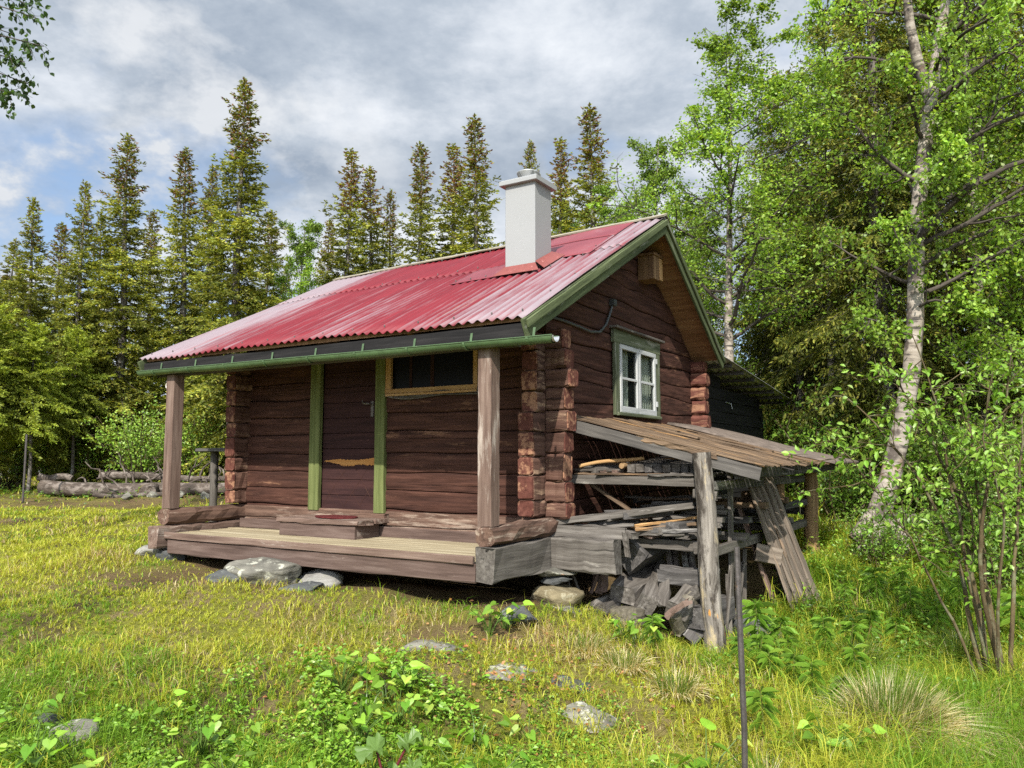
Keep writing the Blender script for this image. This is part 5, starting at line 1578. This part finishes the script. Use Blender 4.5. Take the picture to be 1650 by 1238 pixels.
# willow shrub in the right foreground: bare arching stems below, large leaves above
wb = gpt(1585, 6.0); rW = np.random.default_rng(55)
tk, cr = MB(), MB(); LP = []
for (bx, pts, r0) in ((1567, [(1560, 1000), (1545, 900), (1500, 800), (1430, 700), (1350, 630)], .022), (1572, [(1575, 980), (1560, 880), (1540, 780), (1490, 690), (1440, 600)], .024),
                      (1592, [(1600, 1010), (1585, 930), (1580, 820), (1570, 720), (1545, 620)], .028), (1600, [(1590, 1020), (1575, 900), (1560, 800), (1530, 720), (1500, 640)], .02),
                      (1605, [(1628, 960), (1640, 860), (1640, 760), (1650, 660), (1660, 560)], .018), (1560, [(1540, 1010), (1500, 930), (1450, 840), (1390, 760), (1330, 710)], .013),
                      (1575, [(1560, 940), (1540, 820), (1520, 700), (1500, 610), (1470, 540)], .016), (1590, [(1570, 900), (1590, 800), (1610, 700), (1625, 620), (1630, 560)], .018),
                      (1585, [(1600, 940), (1625, 860), (1600, 760), (1580, 700), (1600, 600)], .013)):
    Y0 = 6.0 + rW.uniform(-.15, .15); Y1 = Y0 + rW.uniform(-.5, .5)
    P = [gpt(bx, Y0) - V3(0, 0, .05)] + [at(x, y, Y0 + (Y1 - Y0) * (k + 1) / 5) for k, (x, y) in enumerate(pts)]
    P = np.array(P) - wb; t = np.linspace(0, 1, 6); t2 = np.linspace(0, 1, 14); P = np.stack([np.interp(t2, t, P[:, k]) for k in range(3)], -1)
    for _ in range(2): P[1:-1] = (P[:-2] + 2 * P[1:-1] + P[2:]) / 4
    P[1:-1] += rW.normal(0, .008, (12, 3))
    loft(tk, P, np.linspace(r0, r0 * .25, 14), 8, rough=.03)
    for j in range(15):
        g = rW.uniform(.40, 1.0); q = np.array([np.interp(g, t2, P[:, k]) for k in range(3)])
        tw = limb(rW, q, rW.normal(0, .7, 3) + V3(0, 0, .25), rW.uniform(.18, .5), 5, .0, .18, .1)
        loft(tk, tw, np.linspace(.005, .002, 6), 4, cap=False)
        for a in range(3):
            t3 = limb(rW, tw[rW.integers(1, 6)], rW.normal(0, .8, 3), .18, 3, 0, .2); loft(tk, t3, np.linspace(.003, .0015, 4), 3, cap=False)
            u = rW.random(6); LP.append(np.stack([np.interp(u, np.linspace(0, 1, 4), t3[:, k]) for k in range(3)], -1) + rW.normal(0, .02, (6, 3)))
P = np.concatenate(LP); n = len(P)
leaves(cr, P, rW.normal(0, .8, (n, 3)) + V3(0, 0, -.2), rW.normal(0, .5, (n, 3)) + V3(0, -.2, .9), .062 * rW.uniform(.6, 1.25, n), .034 * rW.uniform(.8, 1.2, n), pal(rW, n, [(.16, .30, .03), (.21, .36, .045), (.27, .42, .07)]), T_OV)
tree_thing('willow_shrub', wb, 0, 'tall willow shrub with bare arching stems in the right foreground', 'shrub', tk, cr, M['willowbark'], M['weed'])

# ---- far forest as one mass
ff = MB(); rF = np.random.default_rng(91)
lows = [spruce(501 + k, 10.0, (1.3, 1.1, 1.6)[k], .3, .30, .26, .10, .1, .3, [(.12, .16, .03), (.18, .22, .035), (.25, .29, .05)], (.4, .4, .2), False, 17) for k in range(3)]
for i in range(300):
    Y = rF.uniform(26, 60); x = rF.uniform(-.95, .95) * Y
    if i < 90: Y = rF.uniform(23, 30); x = rF.uniform(-.8, .8) * Y
    if i >= 230: x = rF.uniform(-46, -18); Y = rF.uniform(13, 40)
    if i >= 280: x = rF.uniform(15, 34); Y = rF.uniform(6, 26)
    s = rF.uniform(.55, .95) * (1 if Y > 32 else .72); a = rF.uniform(0, 6.28)
    Mx = np.array(Matrix.Translation((x, Y, float(ground(x, Y)) - .1)) @ Matrix.Rotation(a, 4, 'Z'))
    ff.merge(lows[i % 3][1], Mx, s); ff.merge(lows[i % 3][0], Mx, s)
o = part('far_forest', ff, M['needle']); o['kind'] = 'stuff'

# ================================================================== GRASS
def ingrid(x, y):
    dx, dy = x - ORG[0], y - ORG[1]
    return dx * EX[0] + dy * EX[1], dx * EY[0] + dy * EY[1]


nA, nB, nC, nD = Waves(61, 2, 16, .25, .9), Waves(62, 2, 18, .6, 2.2), Waves(63, 2, 14, .15, .5), Waves(64, 2, 16, 1.2, 4)
rg = np.random.default_rng(13)


def blob(x, y, cx, cy, rx, ry): return np.exp(-(((x - cx) / rx) ** 2 + ((y - cy) / ry) ** 2))


def field(x, y):
    """grass density 0..1, height, dryness 0..1, lushness 0..1"""
    lx, ly = ingrid(x, y)
    under = ((lx > -4.15) & (lx < .15) & (ly > -.98) & (ly < 7.6)) | ((lx > .1) & (lx < 1.42) & (ly > .25) & (ly < 4.4))
    edge = np.clip((.35 - np.maximum(np.maximum(-4.15 - lx, lx - .15), -1.0 - ly)) / .35, 0, 1) * (ly < 7)
    bare = 1.0 * blob(x, y, -3.2, 7.35, 1.1, .5) + .5 * blob(x, y, -1.5, 6.4, .8, .3) + .45 * blob(x, y, -.35, 5.75, .6, .22) + .9 * blob(x, y, -6.5, 15.4, 4.5, .9) + 1.1 * np.exp(-((np.hypot(x - .38 - .92 * np.clip((x - .38) / .92, 0, 1), y - 5.35 + 1.1 * np.clip((x - .38) / .92, 0, 1))) / .12) ** 2)
    bare = bare + .55 * np.clip(nB(x, y) - .95, 0, 1.2) + .35 * edge * (ly < 0)
    dens = np.clip(1 - bare, .06, 1) * ~under
    rightn = np.clip((x - .9) / 1.2, 0, 1); fg = np.clip((5.2 - y) / 1.2, 0, 1)
    h = .042 + .014 * nA(x, y) + .045 * fg + .13 * rightn + .09 * blob(x, y, .55, 5.85, .5, .3) + .03 * np.clip(nB(x, y), 0, 1)
    h = np.clip(h, .03, .4)
    dry = .05 + .13 * nB(x, y) + .12 * nA(x, y) + .75 * blob(x, y, .5, 5.8, .5, .28) + .42 * blob(x, y, -.6, 5.75, 1.3, .4) + .35 * blob(x, y, -2.6, 5.6, .7, .3) + .3 * blob(x, y, -4.6, 6.6, .8, .3) + .3 * blob(x, y, 1.3, 5.0, .5, .5) - .3 * fg * (x < 0) + .35 * blob(x, y, -3.0, 7.2, 1.2, .7)
    lush = np.clip(.18 + .25 * nC(x, y) + .45 * fg + .35 * rightn + .2 * nD(x, y) - .4 * np.clip(dry - .4, 0, 1), 0, 1)
    return dens, h, np.clip(dry, 0, 1), lush


GRN = np.array([(.16, .29, .025), (.21, .35, .03), (.12, .23, .02)]); YEL = np.array([(.40, .43, .045), (.48, .47, .065), (.33, .39, .04)]); STR = np.array([(.44, .36, .17), (.54, .46, .25), (.36, .25, .10)])
gb = MB()


def blades(x, y, h, wd, C, lean=.55, flop=None):
    n = len(x); z = ground(x, y)
    a = rg.uniform(0, 2 * PI, n) if flop is None else flop + rg.normal(0, .7, n)
    ln = np.abs(rg.normal(lean, .3, n))
    D = np.stack([np.cos(a), np.sin(a), np.zeros(n)], -1); S = np.stack([-np.sin(a), np.cos(a), np.zeros(n)], -1)
    # turn the blade's flat side about its own axis
    tw = rg.uniform(-1, 1, n)[:, None]; S = nrm(S + D * tw)
    P0 = np.stack([x, y, z - .005], -1); up = V3(0, 0, 1)
    P1 = P0 + up * (h * .55)[:, None] + D * (h * .22 * ln)[:, None]
    P2 = P0 + up * (h * (1 - .28 * np.minimum(ln, 1.4)))[:, None] + D * (h * .85 * ln)[:, None]
    w = wd[:, None] / 2
    V = np.stack([P0 - S * w, P0 + S * w, P1 + S * w * .8, P1 - S * w * .8, P2], 1).reshape(-1, 3)
    i = np.arange(n)[:, None] * 5
    gb.add(V, [np.zeros((0, 4), int)] and [], None, None) if False else None
    C5 = np.repeat(C[:, None], 5, 1).reshape(-1, 3)
    base = gb.n
    gb.v.append(V); gb.g.append(V); gb.c.append(C5)
    gb.f.append(i + np.array([[0, 1, 2, 3]]) + base); gb.m.append(np.zeros(n, np.int32))
    gb.f.append(i + np.array([[3, 2, 4]]) + base); gb.m.append(np.zeros(n, np.int32))
    gb.n += n * 5


def sow(y0, y1, per_m2, hs, ws):
    area = (y1 - y0) * (1.42 * (y0 + y1) / 2 + 1.4); n = int(area * per_m2)
    y = rg.uniform(y0, y1, n); x = rg.uniform(-1, 1, n) * (.71 * y1 + .7)
    k = np.abs(x) < .71 * y + .7; x, y = x[k], y[k]
    # gather into tufts
    tx, ty = np.floor(x / .07), np.floor(y / .07)
    hsh = np.sin(tx * 12.9898 + ty * 78.233) * 43758.5453; hsh -= np.floor(hsh)
    x = x + (np.floor(x / .07) * .07 + hsh * .07 - x) * .45; y = y + (np.floor(y / .07) * .07 + ((hsh * 7.13) % 1) * .07 - y) * .45
    d, h, dry, lush = field(x, y)
    k = rg.random(len(x)) < d * (.45 + .55 * hsh); x, y, h, dry, lush, hsh = x[k], y[k], h[k], dry[k], lush[k], hsh[k]
    n = len(x); u = rg.random(n); v = rg.random(n)
    C = YEL[rg.integers(0, 3, n)]
    C = np.where((v < lush)[:, None], GRN[rg.integers(0, 3, n)], C)
    isd = u < dry * .85; C = np.where(isd[:, None], STR[rg.integers(0, 3, n)], C)
    C = C * (1 + rg.normal(0, .14, (n, 1)))
    hh = h * hs * np.exp(rg.normal(-.1, .36, n)) * np.where(isd, .8, 1.0) * (.75 + .5 * hsh)
    blades(x, y, hh, ws * rg.uniform(.7, 1.3, n), np.clip(C, .01, 1), 1.05)


sow(2.6, 4.9, 8000, 1.0, .0046)
sow(4.9, 6.6, 7000, 1.0, .0052)
sow(6.6, 9.5, 4000, 1.0, .0075)
sow(9.5, 14.5, 1300, 1.1, .013)
sow(14.5, 24, 130, 1.6, .022)
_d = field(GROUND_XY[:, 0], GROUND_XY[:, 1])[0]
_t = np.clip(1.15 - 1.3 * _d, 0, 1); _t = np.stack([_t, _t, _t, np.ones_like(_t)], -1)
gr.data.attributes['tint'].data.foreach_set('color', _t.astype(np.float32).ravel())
o = part('grass', gb, M['grass']); o['kind'] = 'stuff'

# ---- low ground cover of small round leaves
gc = MB()


def cover(cx, cy, rx, ry, n, hgt, lf, cols):
    x = rg.normal(cx, rx, n); y = rg.normal(cy, ry, n)
    k = (nD(x * 1.3, y * 1.3) + .5 * nB(x, y) > -.35); x, y = x[k], y[k]; n = len(x)
    lx, ly = ingrid(x, y); k = ~((lx > -4.1) & (lx < 1.4) & (ly > -1)); x, y = x[k], y[k]; n = len(x)
    z = ground(x, y) + hgt * rg.random(n) ** .7 * (.6 + .4 * nD(x, y))
    P = np.stack([x, y, np.maximum(z, ground(x, y) + .01)], -1)
    leaves(gc, P, rg.normal(0, 1, (n, 3)) * V3(1, 1, .35), rg.normal(0, .4, (n, 3)) + V3(0, -.15, 1), lf * rg.uniform(.6, 1.3, n), lf * .72 * rg.uniform(.7, 1.2, n), pal(rg, n, cols), T_OV)


LUSH = [(.17, .33, .028), (.23, .40, .04), (.13, .25, .022), (.32, .46, .07)]
DARK = [(.10, .20, .024), (.14, .26, .03), (.08, .16, .02)]
cover(-.55, 3.95, .6, .4, 7500, .10, .026, LUSH); cover(.1, 4.5, .4, .3, 3000, .07, .019, DARK); cover(-1.9, 3.75, .7, .4, 7000, .10, .028, LUSH)
cover(.5, 3.9, .6, .35, 4500, .09, .025, LUSH); cover(-.9, 4.85, .35, .22, 3200, .14, .032, LUSH); cover(2.2, 5.6, .5, .4, 2600, .14, .03, LUSH); cover(3.0, 7.0, .8, .7, 5200, .22, .036, DARK)
cover(3.8, 8.6, 1.2, .9, 6500, .32, .042, LUSH); cover(2.8, 4.6, .5, .4, 1800, .10, .028, LUSH); cover(-7, 16.6, 4.5, .5, 5000, .18, .05, DARK); cover(-2.6, 4.3, .5, .3, 1600, .06, .022, LUSH)
cover(2.6, 8.6, .7, 1.2, 3500, .3, .04, DARK)
cover(-1.2, 3.6, 1.3, .45, 9000, .11, .020, LUSH); cover(-2.2, 4.15, .8, .3, 3500, .08, .018, DARK); cover(.0, 4.1, .9, .5, 6000, .09, .017, LUSH); cover(1.6, 4.3, .6, .5, 2500, .08, .02, LUSH)
# bits of dead leaf
n = 900; x = rg.normal(.2, .9, n); y = rg.normal(5.0, .5, n)
leaves(gc, np.stack([x, y, ground(x, y) + rg.uniform(.005, .05, n)], -1), rg.normal(0, 1, (n, 3)) * V3(1, 1, .2), rg.normal(0, .5, (n, 3)) + V3(0, 0, 1), .032 * rg.uniform(.5, 1.2, n), .02, pal(rg, n, [(.36, .15, .05), (.24, .12, .06), (.42, .24, .10)]), T_OV)
o = part('ground_cover', gc, M['weed']); o['kind'] = 'stuff'

# ================================================================== PLANTS THAT CAN BE TOLD APART
def weed_mesh(seed, nl, H, lf, tpl=T_HEART, cols=LUSH, lw=.8):
    r = np.random.default_rng(seed); b = MB()
    P, A, N = [], [], []
    for i in range(nl):
        az = i * 2.4 + r.normal(0, .3); hh = H * r.uniform(.35, 1.0); out = H * r.uniform(.25, .8)
        tip = V3(math.cos(az) * out, math.sin(az) * out, hh)
        st = np.array([V3(0, 0, -.01) + V3(r.normal(0, .01), r.normal(0, .01), 0), tip * V3(.45, .45, .65), tip])
        loft(b, st, [.0035, .003, .002], 4, C=(.10, .17, .03), cap=False)
        P.append(tip); A.append(V3(math.cos(az + r.normal(0, .5)), math.sin(az + r.normal(0, .5)), r.uniform(-.5, .35))); N.append(V3(r.normal(0, .35), r.normal(0, .35) - .2, 1))
    n = len(P)
    leaves(b, np.array(P), np.array(A), np.array(N), lf * r.uniform(.65, 1.2, n), lf * lw * r.uniform(.8, 1.1, n), pal(r, n, cols, jit=.15), tpl)
    return b


def fire_mesh(seed, H, n=34, lf=.11):
    """unbranched stem with a drooping tuft of narrow leaves"""
    r = np.random.default_rng(seed); b = MB()
    st = limb(r, V3(0, 0, -.02), V3(r.normal(0, .1), r.normal(0, .1), 1), H, 6, .1, .05)
    loft(b, st, np.linspace(.005, .003, 7), 5, C=(.14, .17, .04), cap=False)
    u = np.clip(1 - np.abs(r.normal(0, .28, n)), .25, 1); az = np.arange(n) * 2.4 + r.normal(0, .2, n)
    P = np.stack([np.interp(u, np.linspace(0, 1, 7), st[:, k]) for k in range(3)], -1)
    A = np.stack([np.cos(az), np.sin(az), .40 - 1.3 * (1 - u) * 1.4 + r.normal(0, .15, n)], -1)
    leaves(b, P, A, np.broadcast_to(V3(0, 0, 1), (n, 3)) + r.normal(0, .15, (n, 3)), lf * r.uniform(.6, 1.15, n) * (.6 + .4 * (1 - u) + .3), .0115 * r.uniform(.8, 1.3, n), pal(r, n, [(.15, .28, .03), (.20, .34, .04), (.11, .21, .025)]),
           (np.array([(0, 0, 0), (.35, .5, .10), (.7, .42, .0), (1.05, 0, -.35), (.7, -.42, .0), (.35, -.5, .10)]), T_LANCE[1]))
    return b


WM = [(weed_mesh(601, 9, .15, .066), 'heart leaved weed'), (weed_mesh(602, 14, .19, .058), 'leafy weed'), (weed_mesh(603, 8, .12, .085, T_OV, lw=.55), 'broad bladed weed'), (weed_mesh(604, 9, .17, .066), 'sparse weed')]
WO = {}
GW = 'broad leaved weeds in the foreground'


def put_plant(store, key, mesh, mat, name, p, rz, s, label, cat, group):
    if key not in store:
        o = bpy.data.objects.new(name, mesh.mesh(name, mat)); COL.objects.link(o); store[key] = o
        o.location = [float(q) for q in p]; o.rotation_euler = (0, 0, rz); o.scale = (s, s, s); tag(o, label, cat, group)
    else:
        copy_tree(store[key], p, rz, s, label, cat, group)


ords = ['first', 'second', 'third', 'fourth', 'fifth', 'sixth', 'seventh', 'eighth', 'ninth', 'tenth', 'eleventh', 'twelfth', 'thirteenth', 'fourteenth', 'fifteenth', 'sixteenth', 'seventeenth', 'rightmost']


def row(pts, kinds, where, smin=.75, smax=1.15):
    for i, (px, Y) in enumerate(pts):
        k = kinds[i % len(kinds)]
        lab = '%s %s' % (WM[k][1], where) + ', ' + ords[i] + ' from left'
        put_plant(WO, k, WM[k][0], M['weed'], 'weed', gpt(px, Y), (px * .37) % 6.28, rg.uniform(smin, smax), lab, 'weed', GW)


row([(25, 3.78), (90, 3.62), (150, 3.75), (205, 3.6), (262, 3.68), (330, 3.62), (385, 3.8), (450, 3.66), (520, 3.85), (565, 3.7), (610, 3.9)], [0, 1, 3, 0, 2], 'at the lower left edge')
row([(60, 4.1), (130, 4.35), (200, 4.15), (275, 4.3), (345, 4.1), (420, 4.25), (500, 4.2), (540, 4.4), (590, 4.2)], [1, 0, 2, 3], 'in the strip above the lower left edge')
row([(560, 4.75), (595, 4.9), (630, 4.7), (665, 4.8), (700, 4.6), (600, 4.55), (650, 4.45)], [1, 0, 3], 'in the patch left of the step stones', .95, 1.35)
row([(690, 3.85), (740, 4.0), (790, 3.85), (835, 4.05), (700, 4.25), (770, 4.4), (880, 3.9), (960, 3.85), (850, 4.5)], [0, 3, 1, 2], 'below the step stones', .75, 1.15)
row([(1085, 3.9), (1125, 4.0), (1310, 4.4), (1340, 4.3), (1500, 4.6), (1540, 5.0), (1620, 5.2), (1640, 5.6)], [2, 3, 0, 1], 'around the tussock at right', 1.0, 1.5)
row([(1004, 6.0), (1020, 5.95), (790, 5.7), (815, 5.8)], [1, 3], 'on the bank before the timber heap', 1.0, 1.35)
FM = [fire_mesh(701, .36, 42, .125), fire_mesh(702, .46, 52, .135), fire_mesh(703, .28, 34, .115)]
FO = {}
fire = [(1052, 5.95, 0), (1212, 6.2, 1), (1238, 6.3, 0), (1258, 6.0, 2), (1206, 5.7, 0), (1228, 5.55, 2), (1180, 5.9, 2), (1296, 5.35, 0), (1332, 5.3, 0), (1262, 5.6, 2), (1318, 6.2, 1), (1350, 6.4, 0), (1385, 6.8, 1), (1420, 6.9, 0),
        (1360, 5.9, 2), (1455, 7.2, 1), (1490, 7.0, 0), (1530, 7.4, 1), (1400, 7.6, 1), (1345, 7.6, 0), (1215, 4.75, 2), (1585, 7.2, 0), (1620, 6.8, 1), (1440, 8.0, 0), (1500, 8.0, 1)]
fl = ['beside the timber heap', 'in front of the leaning panel, taller one', 'in front of the leaning panel, shorter one', 'at the foot of the leaning panel', 'behind the iron pole', 'right of the iron pole',
      'between log post and iron pole', 'left one of the pair above the tussock', 'right one of the pair above the tussock', 'lowest in front of the panel', 'right of the leaning panel', 'second right of the leaning panel',
      'third right of the leaning panel', 'fourth right of the leaning panel', 'small one in the shade above the tussock', 'tall one left of the willow', 'next to the tall one left of the willow', 'behind the willow stems',
      'near the back lean-to post', 'beneath the back lean-to post', 'nearest the viewer by the iron pole', 'beyond the willow at right', 'rightmost beyond the willow', 'in front of the leaning birch', 'before the low wooden rail']
for (px, Y, k), l in zip(fire, fl):
    put_plant(FO, k, FM[k], M['weed'], 'willowherb', gpt(px, Y), px % 6.28, rg.uniform(.75, 1.08), 'narrow leaved willowherb ' + l, 'willowherb', 'willowherb plants at right')

# rhubarb
rp = gpt(632, 3.72); rh = empty('rhubarb', rp, 0, 'rhubarb with crinkled green leaves on red stalks at the bottom edge', 'rhubarb'); rr_ = np.random.default_rng(8)
for (dx, dy, hz, sz) in ((-.05, .02, .22, .12), (.09, .04, .24, .09), (.02, -.05, .12, .10), (-.10, -.04, .11, .09), (.12, -.03, .15, .07)):
    mb = MB(); tip = V3(dx, dy, hz)
    loft(mb, [V3(0, 0, -.02), tip * V3(.3, .3, .5), tip], [.009, .008, .005], 7, C=(.15, .025, .03), cap=False)
    stalk = part('stalk', mb, M['weed'], rh, True)
    n = 40; a = np.linspace(0, 2 * PI, n, endpoint=False); ad = math.atan2(dy, dx)
    rad = sz * (.62 + .18 * np.cos(a)) * (1 + .07 * np.sin(a * 7 + dx * 90) + .04 * np.sin(a * 13))
    ring = np.stack([np.cos(a + ad) * rad, np.sin(a + ad) * rad, .018 * np.sin(a * 9 + dy * 80) + .012 * np.sin(a * 4) + .02], -1); ring[np.argmin(np.cos(a))] *= .35
    mid = ring * .5 + V3(0, 0, .012) * np.sin(a * 11 + 1)[:, None]
    V = np.concatenate([[V3(0, 0, 0)], mid, ring]); tl = np.array(Matrix.Rotation(-.35, 3, 'Y') @ Matrix.Rotation(.3, 3, 'X')); V = V @ tl.T + tip
    F = [(0, 1 + i, 1 + (i + 1) % n) for i in range(n)] + [(1 + i, 1 + n + i, 1 + n + (i + 1) % n, 1 + (i + 1) % n) for i in range(n)]
    mb = MB(); mb.add(V, F, None, (.13, .22, .05)); part('leaf', mb, M['weed'], rh, True)


# tussocks
def tussock(p, n, H, R, gfrac, flop, label, seed):
    r = np.random.default_rng(seed); b = MB()
    a = r.uniform(0, 2 * PI, n); q = np.sqrt(r.random(n)) * R * .45
    P0 = np.stack([np.cos(a) * q, np.sin(a) * q, np.full(n, -.02)], -1)
    d = nrm(np.stack([np.cos(a), np.sin(a), np.zeros(n)], -1) + np.asarray(flop) + r.normal(0, .35, (n, 3)) * V3(1, 1, 0))
    L = H * r.uniform(.6, 1.2, n); sp = r.uniform(.25, 1.1, n); up = V3(0, 0, 1)
    green = r.random(n) < gfrac; sp = np.where(green, sp * .6, sp * 1.15)
    pts = []
    for t in (0, .35, .7, 1.0):
        pts.append(P0 + up * (L * (t * (1 - .15 * sp) - .55 * sp * t ** 2))[:, None] + d * (L * sp * (t * .55 + .35 * t * t))[:, None])
    S = nrm(np.cross(d, up) + r.normal(0, .3, (n, 3))); w = .0022
    V = np.stack([pts[0] - S * w, pts[0] + S * w, pts[1] + S * w, pts[1] - S * w, pts[2] + S * w * .8, pts[2] - S * w * .8, pts[3]], 1).reshape(-1, 3)
    V[:, 2] = np.maximum(V[:, 2], -.03)
    i = np.arange(n)[:, None] * 7
    C = np.where(green[:, None], pal(r, n, [(.10, .17, .025), (.15, .21, .035)]), pal(r, n, [(.66, .58, .33), (.74, .67, .42), (.50, .41, .20)]))
    b.v.append(V); b.g.append(V); b.c.append(np.repeat(C[:, None], 7, 1).reshape(-1, 3))
    for f in ([0, 1, 2, 3], [3, 2, 4, 5]): b.f.append(i + np.array([f])); b.m.append(np.zeros(n, np.int32))
    b.f.append(i + np.array([[5, 4, 6]])); b.m.append(np.zeros(n, np.int32)); b.n += n * 7
    o = bpy.data.objects.new('grass_tussock', b.mesh('grass_tussock', M['grass'])); COL.objects.link(o); o.location = [float(x) for x in p]
    tag(o, label, 'tussock', 'grass tussocks')


tussock(gpt(1415, 4.85), 3600, .50, .36, .30, (.5, -.3, 0), 'large straw coloured tussock of arching grass at lower right', 1)
tussock(gpt(1215, 3.95), 350, .26, .16, .6, (.1, -.1, 0), 'small tussock at the bottom edge right of the iron pole', 2)
tussock(gpt(940, 5.75), 900, .20, .30, .25, (-.1, -.6, 0), 'dry tussock hanging over the mossy hollow before the stone pillar', 3)
tussock(gpt(1000, 5.5), 700, .20, .26, .3, (-.2, -.6, 0), 'dry tussock right of the mossy hollow', 4)
tussock(gpt(1080, 5.2), 700, .20, .28, .35, (.0, -.5, 0), 'dry tussock below the log post', 5)
tussock(gpt(1195, 4.1), 10, .1, .1, .5, (0, 0, 0), 'thin tuft beside the pole', 6) if False else None
tussock(gpt(1520, 6.6), 600, .42, .3, .8, (.1, -.2, 0), 'long green tussock in front of the willow stems', 7)
tussock(gpt(1370, 6.3), 500, .36, .26, .7, (.2, -.3, 0), 'green tussock in the shade right of the leaning panel', 8)

# ================================================================== LIGHT, SKY, CAMERA
SUN_AZ, SUN_EL = math.radians(-168), math.radians(41)
ts = V3(math.sin(SUN_AZ) * math.cos(SUN_EL), math.cos(SUN_AZ) * math.cos(SUN_EL), math.sin(SUN_EL))
ld = bpy.data.lights.new('sun', 'SUN'); ld.energy = 4.8; ld.angle = math.radians(.6); ld.color = (1.0, .945, .86)
sun = bpy.data.objects.new('sun', ld); COL.objects.link(sun); sun.location = (0, -10, 12)
sun.rotation_euler = Vector(-ts).to_track_quat('-Z', 'Y').to_euler()
W = bpy.data.worlds.new('World'); SC.world = W; W.use_nodes = True
T = NT.__new__(NT); T.t = W.node_tree; T.t.nodes.clear()
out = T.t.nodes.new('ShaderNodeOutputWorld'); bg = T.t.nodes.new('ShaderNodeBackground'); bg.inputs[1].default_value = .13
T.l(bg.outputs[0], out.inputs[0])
sky = T.t.nodes.new('ShaderNodeTexSky'); sky.sky_type = 'NISHITA'; sky.sun_disc = False
sky.sun_elevation = SUN_EL; sky.sun_rotation = SUN_AZ; sky.air_density = 1.0; sky.dust_density = 1.5; sky.ozone_density = 2.0
tc = T.n('TexCoord')
sp = T.n('SeparateXYZ'); T.l(tc.outputs['Generated'], sp.inputs[0])
den = T.math('ADD', T.math('MAXIMUM', sp.outputs[2], 0.0), .32)
cv = T.n('CombineXYZ'); T.l(T.math('DIVIDE', sp.outputs[0], den), cv.inputs[0]); T.l(T.math('DIVIDE', sp.outputs[1], den), cv.inputs[1]); cv.inputs[2].default_value = 0
c = cv.outputs[0]
n1 = T.noise(c, (1, 1.25, 1), 1.25, 10, .56, (2.35, 4.1, .3), dist=.06)
n2 = T.noise(c, (1, 1.1, 1), 3.0, 10, .62, (7.2, 1.7, 2.3), dist=.08)
n3 = T.noise(c, (1, 1.1, 1), .8, 5, .5, (1.2, 8.7, 2.3))
cover = T.ramp(n1, [(.36, 0.0), (.52, 1.0)])
ccol = T.ramp(T.math('ADD', T.math('MULTIPLY', n2, .65), T.math('MULTIPLY', n3, .35)),
              [(.40, (1.75, 2.1, 2.6)), (.485, (2.55, 2.88, 3.32)), (.56, (3.7, 3.95, 4.3)), (.64, (4.7, 4.88, 5.1))])
skc = T.mix(.45, sky.outputs[0], (1.8, 2.55, 3.75))
# a lit cumulus bank low in the north-west
ba = T.n('VectorMath', operation='DOT_PRODUCT'); T.l(tc.outputs['Generated'], ba.inputs[0]); ba.inputs[1].default_value = tuple(nrm(V3(-.50, 1.0, .36)))
n4 = T.noise(tc.outputs['Generated'], (1, 1, 1.6), 7.5, 10, .58, (3.1, 1.2, 5.0), dist=.05)
bank = T.math('MULTIPLY', T.ramp(ba.outputs['Value'], [(.935, 0.0), (.985, 1.0)]), T.ramp(n4, [(.44, 0.0), (.60, 1.0)]))
ccol = T.mix(T.math('MULTIPLY', bank, .7), ccol, (4.6, 4.68, 4.78)); cover = T.math('MAXIMUM', cover, bank)
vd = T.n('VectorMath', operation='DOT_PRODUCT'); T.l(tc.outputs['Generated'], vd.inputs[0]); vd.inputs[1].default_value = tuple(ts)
sun_fill = T.math('ADD', 1.0, T.math('MULTIPLY', T.math('POWER', T.math('MAXIMUM', vd.outputs['Value'], 0.0), 2.0), 2.2))     # sky round the unseen sun brightened, added to fill front-facing shade
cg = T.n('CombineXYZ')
for i in range(3): T.l(sun_fill, cg.inputs[i])
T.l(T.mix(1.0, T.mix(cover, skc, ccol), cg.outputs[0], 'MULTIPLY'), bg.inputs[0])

cd = bpy.data.cameras.new('camera'); cam = bpy.data.objects.new('camera', cd); COL.objects.link(cam)
cd.sensor_fit = 'HORIZONTAL'; cd.sensor_width = 36; cd.lens = FPX / 1650 * 36; cd.clip_end = 500; cd.clip_start = .05
cam.location = EYE; cam.rotation_euler = (PI / 2 + PITCH, 0, 0)
SC.camera = cam
vs = SC.view_settings; SC.display_settings.display_device = 'sRGB'
vs.view_transform = 'Standard'; vs.look = 'None'; vs.exposure = 0.66; vs.gamma = 1; vs.use_curve_mapping = False
SC.render.engine = 'CYCLES'
cy = SC.cycles
cy.max_bounces = 6; cy.diffuse_bounces = 3; cy.glossy_bounces = 3; cy.transmission_bounces = 4; cy.transparent_max_bounces = 6
cy.caustics_reflective = False; cy.caustics_refractive = False
cy.sample_clamp_indirect = 6
cy.use_denoising = False
